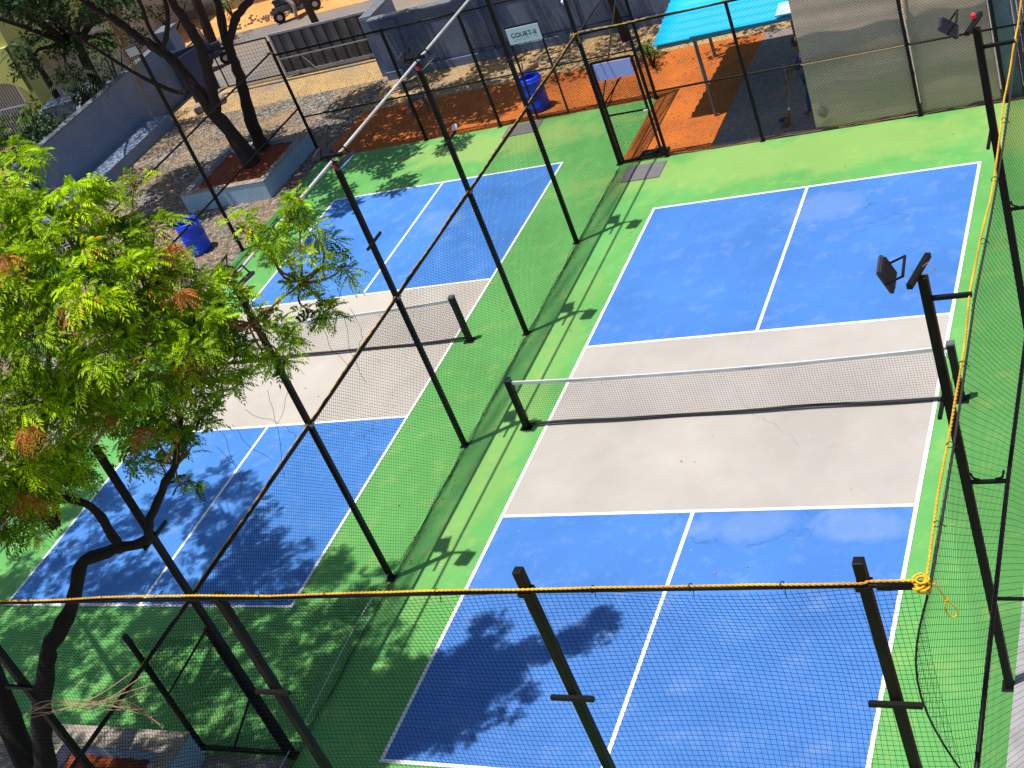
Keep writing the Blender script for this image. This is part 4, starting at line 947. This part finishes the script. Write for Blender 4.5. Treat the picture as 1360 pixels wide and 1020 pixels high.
def bush(x, y, h, r, label, m='drk', name='bush', cat='bush', n=5, size=.2, grp=None, dens=260):
    t = thing(name, label, cat, (x,y,0), 0, grp)
    tm = MB()
    cl = [(x+rng.normal(0,r*.45), y+rng.normal(0,r*.45), h*.6+rng.uniform(-.25,.35)*h, r*rng.uniform(.5,.75)) for _ in range(n)]
    for c in cl:
        a, b = smooth_path([(x,y,0),((x+c[0])/2,(y+c[1])/2,c[2]*.5),c[:3]],[.04,.03,.012],3); tm.tube(a,b,5)
    obj('stem', tm, 'bark', t)
    leafy(t, cl, m, dens=dens, size=size, name='foliage')
    return t
G = 'shrubs beyond the left wall'
bush(-21.3,18.4,2.0,1.0,'dark shrub behind the left wall, nearest the lower left',grp=G)
bush(-21.0,20.3,2.1,1.0,'dense dark shrub just over the left wall below the porch grille',grp=G)
bush(-22.4,21.4,2.2,1.0,'dark shrub in front of the lime yellow house porch',grp=G,m='mid')
bush(-24.3,21.6,1.6,.9,'shrub low against the lime yellow house at the left edge',grp=G,m='mid')
bush(-20.9,23.0,2.2,.8,'black-green shrub between the car and the left wall',grp=G)
bush(-20.4,16.4,1.7,.8,'green shrub behind the wall above the neem crown',grp=G,m='mid')
bush(-23.0,26.4,2.3,.9,'bright mossy hedge beside the blue gate pillar',grp=G,m='mid',size=.12,dens=600)
def palm(x, y, h, n, L, label):
    t = thing('palm', label, 'palm', (x,y,0), 0, 'palms beyond the left wall')
    tm = MB(); a, b = smooth_path([(x,y,0),(x+.1,y,h*.5),(x,y,h)],[.14,.11,.09],4); tm.tube(a,b,8)
    obj('trunk', tm, 'bark', t, smooth=True)
    V = []; F = []; T = []; k = 0
    for i in range(n):
        az = i*2.4; el = rng.uniform(.0,.9); d = np.array([math.cos(az)*math.cos(el),math.sin(az)*math.cos(el),math.sin(el)])
        for j in range(14):
            tt = j/13; p = np.array([x,y,h])+d*L*tt-np.array([0,0,1])*L*.6*tt*tt; tg = d-np.array([0,0,1])*1.2*tt; tg /= np.linalg.norm(tg)
            sd = np.cross(tg,(0,0,1)); sd /= np.linalg.norm(sd)+1e-6
            for s in (1,-1):
                e = tg*.6+sd*s*.8-np.array([0,0,.35]); e /= np.linalg.norm(e); ll = L*.35*(1-.6*tt)
                V += [p, p+e*ll*.5+tg*.02, p+e*ll, p+e*ll*.5-tg*.02]; F.append((k,k+1,k+2,k+3)); k += 4; T += [rng.uniform(.2,.8)]*4
    obj('fronds', MB().add(np.array(V), F), 'drk', t, attr=np.array(T))
palm(-20.3,22.0,2.5,14,1.2,'dark spiky palm drooping over the left wall')
palm(-23.2,23.8,3.2,14,1.3,'dark palm beside the corner of the lime yellow house')
# big trees beyond the wall at upper left
def bigtree(x,y,h,cl,label,m,dens=170,size=.2,tb=.45):
    t = thing('street_tree', label, 'tree', (x,y,0), 0, 'trees at the upper left')
    tm = MB()
    a, b = smooth_path([(x,y,0),(x+.2,y,h*.4),(x,y+.2,h*.75)],[.2,.16,.12],4,.02); tm.tube(a,b,9)
    for c in cl:
        a, b = smooth_path([(x+.1,y,h*.5),((x+c[0])/2,(y+c[1])/2,(h*.6+c[2])/2),c[:3]],[.09,.06,.02],4,.03); tm.tube(a,b,6)
    obj('trunk', tm, 'bark', t, smooth=True)
    leafy(t, cl, m, dens=dens, size=size, tb=tb)
bigtree(-20.9,23.2,6,[(-20.4,22.3,4.5,.75),(-19.4,22.4,4.2,.7),(-18.5,22.5,4.0,.6),(-19.9,22.5,3.2,.55),(-18.9,22.6,3.1,.5),(-21.1,22.6,4.0,.7),(-20.9,22.8,3.2,.5),(-17.8,22.5,3.9,.5),(-19.6,23.4,3.9,.6),(-17.2,22.3,3.7,.35),(-18.2,23.0,2.9,.4),(-19.2,22.2,5.2,.8),(-21.3,22.2,5.0,.7),(-21.8,22.0,3.2,.6),(-20.4,22.0,2.7,.45),(-21.0,19.5,7.8,1.3),(-19.4,21.0,7.8,1.2),(-22.4,21.4,7.8,1.3),(-23.6,23.2,7.6,1.2),(-20.5,17.2,7.6,1.2),(-21.6,24.2,7.4,1.1),(-19.0,18.8,7.4,1.0)],'large dark leafed tree beside the lime yellow house, behind the left wall','drk',dens=900,size=.14)
bigtree(-21.0,29.6,5,[(-21.4,29.4,4.4,.7),(-20.6,29.0,4.0,.5),(-22.2,29.2,3.6,.7),(-20.8,29.4,5.1,.7)],'pale green tree beyond the dry hanging roots','mid',dens=240,size=.13)
bigtree(-18.6,31.8,3,[(-18.9,31.6,2.2,.6),(-18.1,31.6,1.9,.5),(-19.6,31.8,2.5,.6),(-17.6,31.7,2.4,.5)],'dark bush tree by the road behind the far scooter','drk',dens=300,size=.12)
bush(-24.5,32.2,1.6,.8,'grey-green plant against the white roadside wall',m='drk',grp='roadside plants',size=.13)
bush(-21.9,32.5,1.3,.6,'small plant at the foot of the white roadside wall',m='mid',grp='roadside plants',size=.12)
t = thing('building', 'whitewashed roadside house wall across the road with a brown door post', 'building', (-24,34,0))
obj('wall', MB().bx(-40,-14,33.6,38,-.1,4.5), 'whitew', t)
obj('door', MB().bx(-21.6,-21.1,33.5,33.6,-.1,2.3), 'plank', t)
obj('shutter', MB().bx(-28.0,-25.2,33.5,33.6,.4,2.6), 'teal', t)
obj('plinth', MB().bx(-40,-14,33.4,33.5,-.1,.35), 'concrete', t)
obj('roof', MB().bx(-40.3,-13.7,33.2,38.3,4.5,4.7), 'concrete', t)
m = MB()
for _ in range(110):
    s = rng.uniform(.03,.12); m.box((rng.normal(-19.7,.7),rng.normal(31.4,.3),s*.3),(s,s*.8,s*.6),rz=rng.uniform(0,3),bev=s*.15)
o = obj('rubble_heap', m, 'rubble'); o['kind'] = 'stuff'
tag(origin_to(obj('road_post', MB().sq((-13.6,25.3,0),(-13.8,25.3,3.2),.16), 'bark'), (-13.6,25.3,0)), 'dark wooden pole standing just behind the sliding gate', 'pole')

# ------------------------------------------------------------------ people helper (skin modifier)
def figure(name, joints, edges, m, parent=None, sub=1):
    me = bpy.data.meshes.new(name); keys = list(joints); idx = {k:i for i,k in enumerate(keys)}
    me.from_pydata([joints[k][:3] for k in keys], [(idx[a],idx[b]) for a,b in edges], [])
    o = bpy.data.objects.new(name, me); C.objects.link(o); me.materials.append(M[m])
    sk = o.modifiers.new('skin','SKIN'); 
    for i, k in enumerate(keys): me.skin_vertices[0].data[i].radius = (joints[k][3],)*2
    me.skin_vertices[0].data[0].use_root = True
    s = o.modifiers.new('sub','SUBSURF'); s.levels = sub; s.render_levels = sub+1
    if parent: o.parent = parent; WL[o.name] = WL[parent.name]
    return o
# the sweeper, mostly hidden behind the shade cloth
t = thing('person', 'person in blue jeans sweeping, half hidden behind the edge of the shade cloth', 'person', (2.78,16.25,0), R(0))
J = dict(pel=(0,0,.92,.13), bel=(0,0,1.05,.125), che=(-.05,0,1.28,.145), nek=(-.09,0,1.45,.055), hed=(-.13,0,1.53,.08), top=(-.14,0,1.63,.095),
 lh=(0,.10,.88,.085), lk=(-.14,.12,.48,.06), la=(-.20,.12,.08,.04), lt=(-.33,.12,.03,.03), rh=(0,-.10,.88,.085), rk=(.08,-.12,.48,.06), ra=(.16,-.12,.08,.04), rt=(.04,-.12,.03,.03),
 ls=(-.05,.18,1.38,.055), le=(-.22,.20,1.12,.042), lw=(-.40,.10,1.0,.03), rs=(-.05,-.18,1.38,.055), re=(-.18,-.22,1.12,.042), rw=(-.38,-.10,.90,.03))
E_ = [('pel','bel'),('bel','che'),('che','nek'),('nek','hed'),('hed','top'),('pel','lh'),('lh','lk'),('lk','la'),('la','lt'),('pel','rh'),('rh','rk'),('rk','ra'),('ra','rt'),('che','ls'),('ls','le'),('le','lw'),('che','rs'),('rs','re'),('re','rw')]
body = figure('body', J, E_, 'skin', t)
JJ = {k:(v[0],v[1],v[2],v[3]+.018) for k,v in J.items()}
jeans = figure('jeans', {k:JJ[k] for k in ('pel','lh','lk','la','rh','rk','ra')}, [e for e in E_ if all(k in ('pel','lh','lk','la','rh','rk','ra') for k in e)], 'denim', t)
shirt = figure('shirt', {k:JJ[k] for k in ('bel','che','ls','le','rs','re')}, [e for e in E_ if all(k in ('bel','che','ls','le','rs','re') for k in e)], 'shirt', t)
hr = obj('hair', MB().lathe([(0,.11),(.05,.10),(.09,.06),(.105,0),(.095,-.06)], (-.12,0,1.62), 14, close=False), 'hair', t, world=False, smooth=True)
fe = MB(); FE = []
for (wx,wy,wz) in ((-.40,.10,1.0),(-.38,-.10,.90)):
    for q in range(4):
        b = Vector((wx-.05,wy-.012*q,wz-.02*q)); fe.tube([b, b+Vector((-.035,-.01,-.01)), b+Vector((-.045,-.035,-.02)), b+Vector((-.02,-.045,-.02))],[.009,.009,.008,.006],6)
    b = Vector((wx-.03,wy,wz+.02)); fe.tube([b,b+Vector((-.03,-.02,.01)),b+Vector((-.035,-.045,0))],[.010,.009,.007],6)
obj('fingers', fe, 'skin', t, world=False, smooth=True)
t = thing('broom', 'reddish straw broom touching the shaded concrete by the shade cloth', 'broom', (2.2,16.08,0))
obj('handle', MB().tube([(2.36,16.15,1.25),(2.33,16.13,.62),(2.26,16.10,.36)], .014, 8), 'plank', t)
m = MB()
for i in range(60):
    a = rng.uniform(0,6.28); s = rng.uniform(0,1)**.5
    m.tube([(2.265,16.10,.38),(2.22+.02*math.cos(a)*s,16.08+.03*math.sin(a)*s,.20),(2.12+.09*math.cos(a)*s,16.04+.10*math.sin(a)*s,.01)], .0045, 4)
obj('straw', m, 'straw', t); obj('binding', MB().tube([(2.262,16.10,.36),(2.245,16.092,.30)], .022, 8), 'whiteplastic', t)
tag(obj('cleaning_cloth', MB().box((2.02,16.3,.03),(.16,.12,.05),rz=.4,bev=.02), 'denim', smooth=True), 'crumpled blue cloth on the shaded concrete near the broom', 'cloth')

# scooters with riders across the road
def scooter(x, y, rz, m, label):
    t = thing('scooter', label, 'scooter', (x,y,0), rz, 'scooters at the road')
    b = MB()
    b.box((-.34,0,.52),(.80,.32,.38),bev=.13).box((.10,0,.27),(.55,.34,.12),bev=.04).box((.70,0,.45),(.36,.14,.10),bev=.04).box((-.74,0,.44),(.22,.20,.16),ry=.5,bev=.05).box((.42,0,.55),(.10,.34,.52),ry=-.25,bev=.04).box((.58,0,.95),(.16,.22,.16),bev=.05)
    obj('body', b, m, t, world=False, smooth=False)
    obj('seat', MB().box((-.30,0,.76),(.72,.26,.10),bev=.045), 'tyre', t, world=False)
    obj('handlebar', MB().tube([(.48,-.34,1.05),(.55,-.12,1.0),(.55,.12,1.0),(.48,.34,1.05)],.018,8), 'tyre', t, world=False)
    obj('fork', MB().tube([(.56,0,.9),(.72,0,.24)],.03,8), 'chrome', t, world=False)
    for a in (-.6,.72):
        pr = [(.10,-.045),(.18,-.055),(.21,-.03),(.21,.03),(.18,.055),(.10,.045)]
        mm = MB().lathe(pr, n=22, close=False); v = mm.v[0]; mm.v[0] = np.stack([v[:,0]+a, v[:,2], v[:,1]+.21],1)
        w = obj('wheel', mm, 'tyre', t, world=False, smooth=True)
        obj('rim', MB().tube([(a,-.03,.21),(a,.03,.21)],.10,14), 'chrome', w, world=False)
    obj('headlight', MB().lathe([(0,.0),(.06,.0),(.07,-.03)],(.66,0,.98),12,close=False), 'glass', t, world=False)
    return t
def rider(x, y, rz, m, label, pants='denim'):
    t = thing('person', label, 'person', (x,y,0), rz)
    J = dict(pel=(-.2,0,.88,.12), bel=(-.18,0,1.02,.12), che=(-.12,0,1.26,.14), nek=(-.08,0,1.42,.05), hed=(-.05,0,1.5,.075), top=(-.04,0,1.60,.09),
      lh=(-.16,.10,.84,.085), lk=(.18,.18,.72,.06), la=(.16,.22,.34,.04), lt=(.28,.22,.34,.03), rh=(-.16,-.10,.84,.085), rk=(.08,-.30,.52,.06), ra=(.0,-.36,.08,.04), rt=(.12,-.37,.03,.03),
      ls=(-.12,.18,1.36,.05), le=(.12,.24,1.16,.04), lw=(.40,.30,1.08,.028), rs=(-.12,-.18,1.36,.05), re=(.12,-.24,1.16,.04), rw=(.40,-.30,1.08,.028))
    figure('body', J, E_, 'skin', t)
    JJ = {k:(v[0],v[1],v[2],v[3]+.02) for k,v in J.items()}
    figure('trousers', {k:JJ[k] for k in ('pel','lh','lk','la','rh','rk','ra')}, [e for e in E_ if all(k in ('pel','lh','lk','la','rh','rk','ra') for k in e)], pants, t)
    figure('shirt', {k:JJ[k] for k in ('bel','che','ls','le','rs','re')}, [e for e in E_ if all(k in ('bel','che','ls','le','rs','re') for k in e)], m, t)
    obj('hair', MB().lathe([(0,.11),(.05,.10),(.09,.06),(.105,0),(.095,-.06)], (-.06,0,1.60), 14, close=False), 'hair', t, world=False, smooth=True)
scooter(-17.9,30.6,R(25),'scootw','dark and silver scooter standing at the far edge of the road')
rider(-17.9,30.6,R(25),'shirt','person astride the far scooter with one foot on the road','pink')
scooter(-19.6,27.2,R(-150),'scootd','dark scooter on the shaded road seen between the planter trunks')
rider(-19.6,27.2,R(-150),'pink','person in a pink top on the dark scooter between the trunks')

# ------------------------------------------------------------------ things beyond the far right corner
t = thing('sheet_screen', 'bluish corrugated sheets standing at the right end of the shade cloth', 'metal sheets', (6.7,YF+.3,0))
obj('sheet', corr(0, .42, 0, 0, 0.001, 0, .1, 0).add([],[]) if False else MB().box((6.46,YF+.12,1.6),(.34,.02,3.2)), 'greysheet', t)
m = MB()
for i in range(6): m.tube([(6.42+i*.085,YF+.35+.0*i,0),(6.42+i*.085,YF+.35,3.2)],.035,8)
obj('ribs', m, 'greysheet', t)
m = MB()
for _ in range(110):
    s = rng.uniform(.05,.26); m.box((rng.uniform(6.9,9.3),rng.uniform(15.9,18.2),s*.3+rng.uniform(0,.15)),(s,s*.8,s*.6),rz=rng.uniform(0,3),rx=rng.uniform(-.4,.4),bev=s*.12)
o = obj('rubble_heap', m, 'rubble'); o['kind'] = 'stuff'
t = thing('plank_stack', 'pinkish planks stacked outside the far right corner', 'planks', (7.5,16.5,0))
for i in range(4): obj('plank', MB().box((7.5+.05*i,16.6,.35+.17*i),(1.9,.24,.07),rz=.12+.05*i,bev=.008), 'plank', t)
tag(origin_to(obj('leaning_pole', MB().sq((7.0,16.2,.1),(7.7,17.2,2.6),.05), 'kerb'), (7,16.2,0)), 'pale pole leaning over rubble beyond the far right corner', 'pole')
bush(2.2,19.0,.75,.3,'yellow-green potted plant under the right end of the cyan canopy',m='mid',size=.09,grp='plants by the canopy',dens=1500)
bush(-1.9,20.3,.9,.3,'yellow-green plant on the dirt beyond the violet panel gate',m='mid',size=.09,grp='plants by the canopy',dens=1500)

# ------------------------------------------------------------------ litter
def litter(n, x0, x1, y0, y1, z, s, m, name):
    P = np.stack([rng.uniform(x0,x1,n), rng.uniform(y0,y1,n), np.full(n,z)],1)
    a = rng.uniform(0,6.28,n); L = s*rng.uniform(.5,1.4,n)
    d = np.stack([np.cos(a),np.sin(a),rng.uniform(0,.3,n)],1)*L[:,None]; w = np.stack([-np.sin(a),np.cos(a),rng.uniform(-.2,.3,n)],1)*L[:,None]*.3
    V = np.stack([P,P+d*.5+w,P+d,P+d*.5-w],1).reshape(-1,3); V[:,2] = np.maximum(V[:,2], z)
    o = obj(name, MB().add(V,[(4*i,4*i+1,4*i+2,4*i+3) for i in range(n)]), m, attr=np.repeat(rng.uniform(0,1,n),4)); o['kind'] = 'stuff'
litter(45,-.9,7.3,-2,15.4,.012,.035,'dryleaf','fallen_leaves')
litter(160,-10.4,-1.2,.1,18.4,.012,.04,'dryleaf','fallen_leaves')
litter(120,-1.35,-1.05,-2,15.4,.012,.038,'dryleaf','fallen_leaves')
litter(900,-19,-10.8,12,24,-.004,.06,'dryleaf','fallen_leaves')
litter(500,-10.4,2.2,YL2+.1,23,-.006,.06,'dryleaf','fallen_leaves')

def pebbles(n, x0, x1, y0, y1, z, s, m, name):
    mb = MB(); base = np.array([(1,0,0),(-1,0,0),(0,1,0),(0,-1,0),(0,0,.7),(0,0,-.4)],float); F = [(0,2,4),(2,1,4),(1,3,4),(3,0,4),(2,0,5),(1,2,5),(3,1,5),(0,3,5)]
    for _ in range(n):
        p = np.array([rng.uniform(x0,x1), rng.uniform(y0,y1), z]); sc = s*rng.uniform(.4,1.3)*rng.uniform(.7,1.3,3); a = rng.uniform(0,6.28); c_, s_ = math.cos(a), math.sin(a)
        mb.add((base*sc)@np.array([[c_,-s_,0],[s_,c_,0],[0,0,1]])+p, F)
    o = obj(name, mb, m); o['kind'] = 'stuff'
pebbles(2600,-19,-10.7,11,23.1,-.005,.035,'rubble','loose_stones')
pebbles(900,-10.4,6,YL2+.1,23,-.01,.028,'rubble','loose_stones')
pebbles(260,-1.2,2.6,YF+.1,18.4,-.01,.022,'rubble','loose_stones')
# ------------------------------------------------------------------ camera
cam = bpy.data.cameras.new('camera'); co = bpy.data.objects.new('camera', cam); C.objects.link(co)
Rm = [[0.8732796142028072,0.34395397426752006,-0.3450773522029145],[-0.05981815836790277,-0.6272105712398843,-0.7765492174580922],[-0.48353335275618003,0.6987864930796225,-0.5271555120283304]]
r, d, f = (Vector(x) for x in Rm)
mw = Matrix(((r.x,-d.x,-f.x,9.820734),(r.y,-d.y,-f.y,-8.902757),(r.z,-d.z,-f.z,12.092919),(0,0,0,1)))
co.matrix_world = mw
cam.sensor_width = 36; cam.lens = 36*1823.1786/1360
cam.shift_x = 35.85868/1360; cam.shift_y = 40.6993/1360
cam.clip_start = .1; cam.clip_end = 600
S.camera = co

# ------------------------------------------------------------------ light
sv = Vector((-.152,-.100,1)).normalized()
sun = bpy.data.lights.new('sun', 'SUN'); so = bpy.data.objects.new('sun', sun); C.objects.link(so)
sun.energy = 4.7; sun.angle = R(.5); sun.color = (1,.955,.88)
so.rotation_euler = sv.to_track_quat('Z','Y').to_euler()
w = bpy.data.worlds.new('World'); S.world = w; w.use_nodes = True; nt = w.node_tree
sky = nt.nodes.new('ShaderNodeTexSky'); sky.sky_type = 'NISHITA'; sky.sun_disc = False
sky.sun_elevation = math.asin(sv.z); sky.sun_rotation = math.atan2(sv.x, sv.y)
bg = nt.nodes['Background']; bg.inputs[1].default_value = .10; nt.links.new(sky.outputs[0], bg.inputs[0])
S.view_settings.view_transform = 'Standard'; S.view_settings.look = 'None'; S.view_settings.exposure = .24; S.view_settings.gamma = 1
S.render.engine = 'CYCLES'
S.cycles.max_bounces = 6; S.cycles.transparent_max_bounces = 4
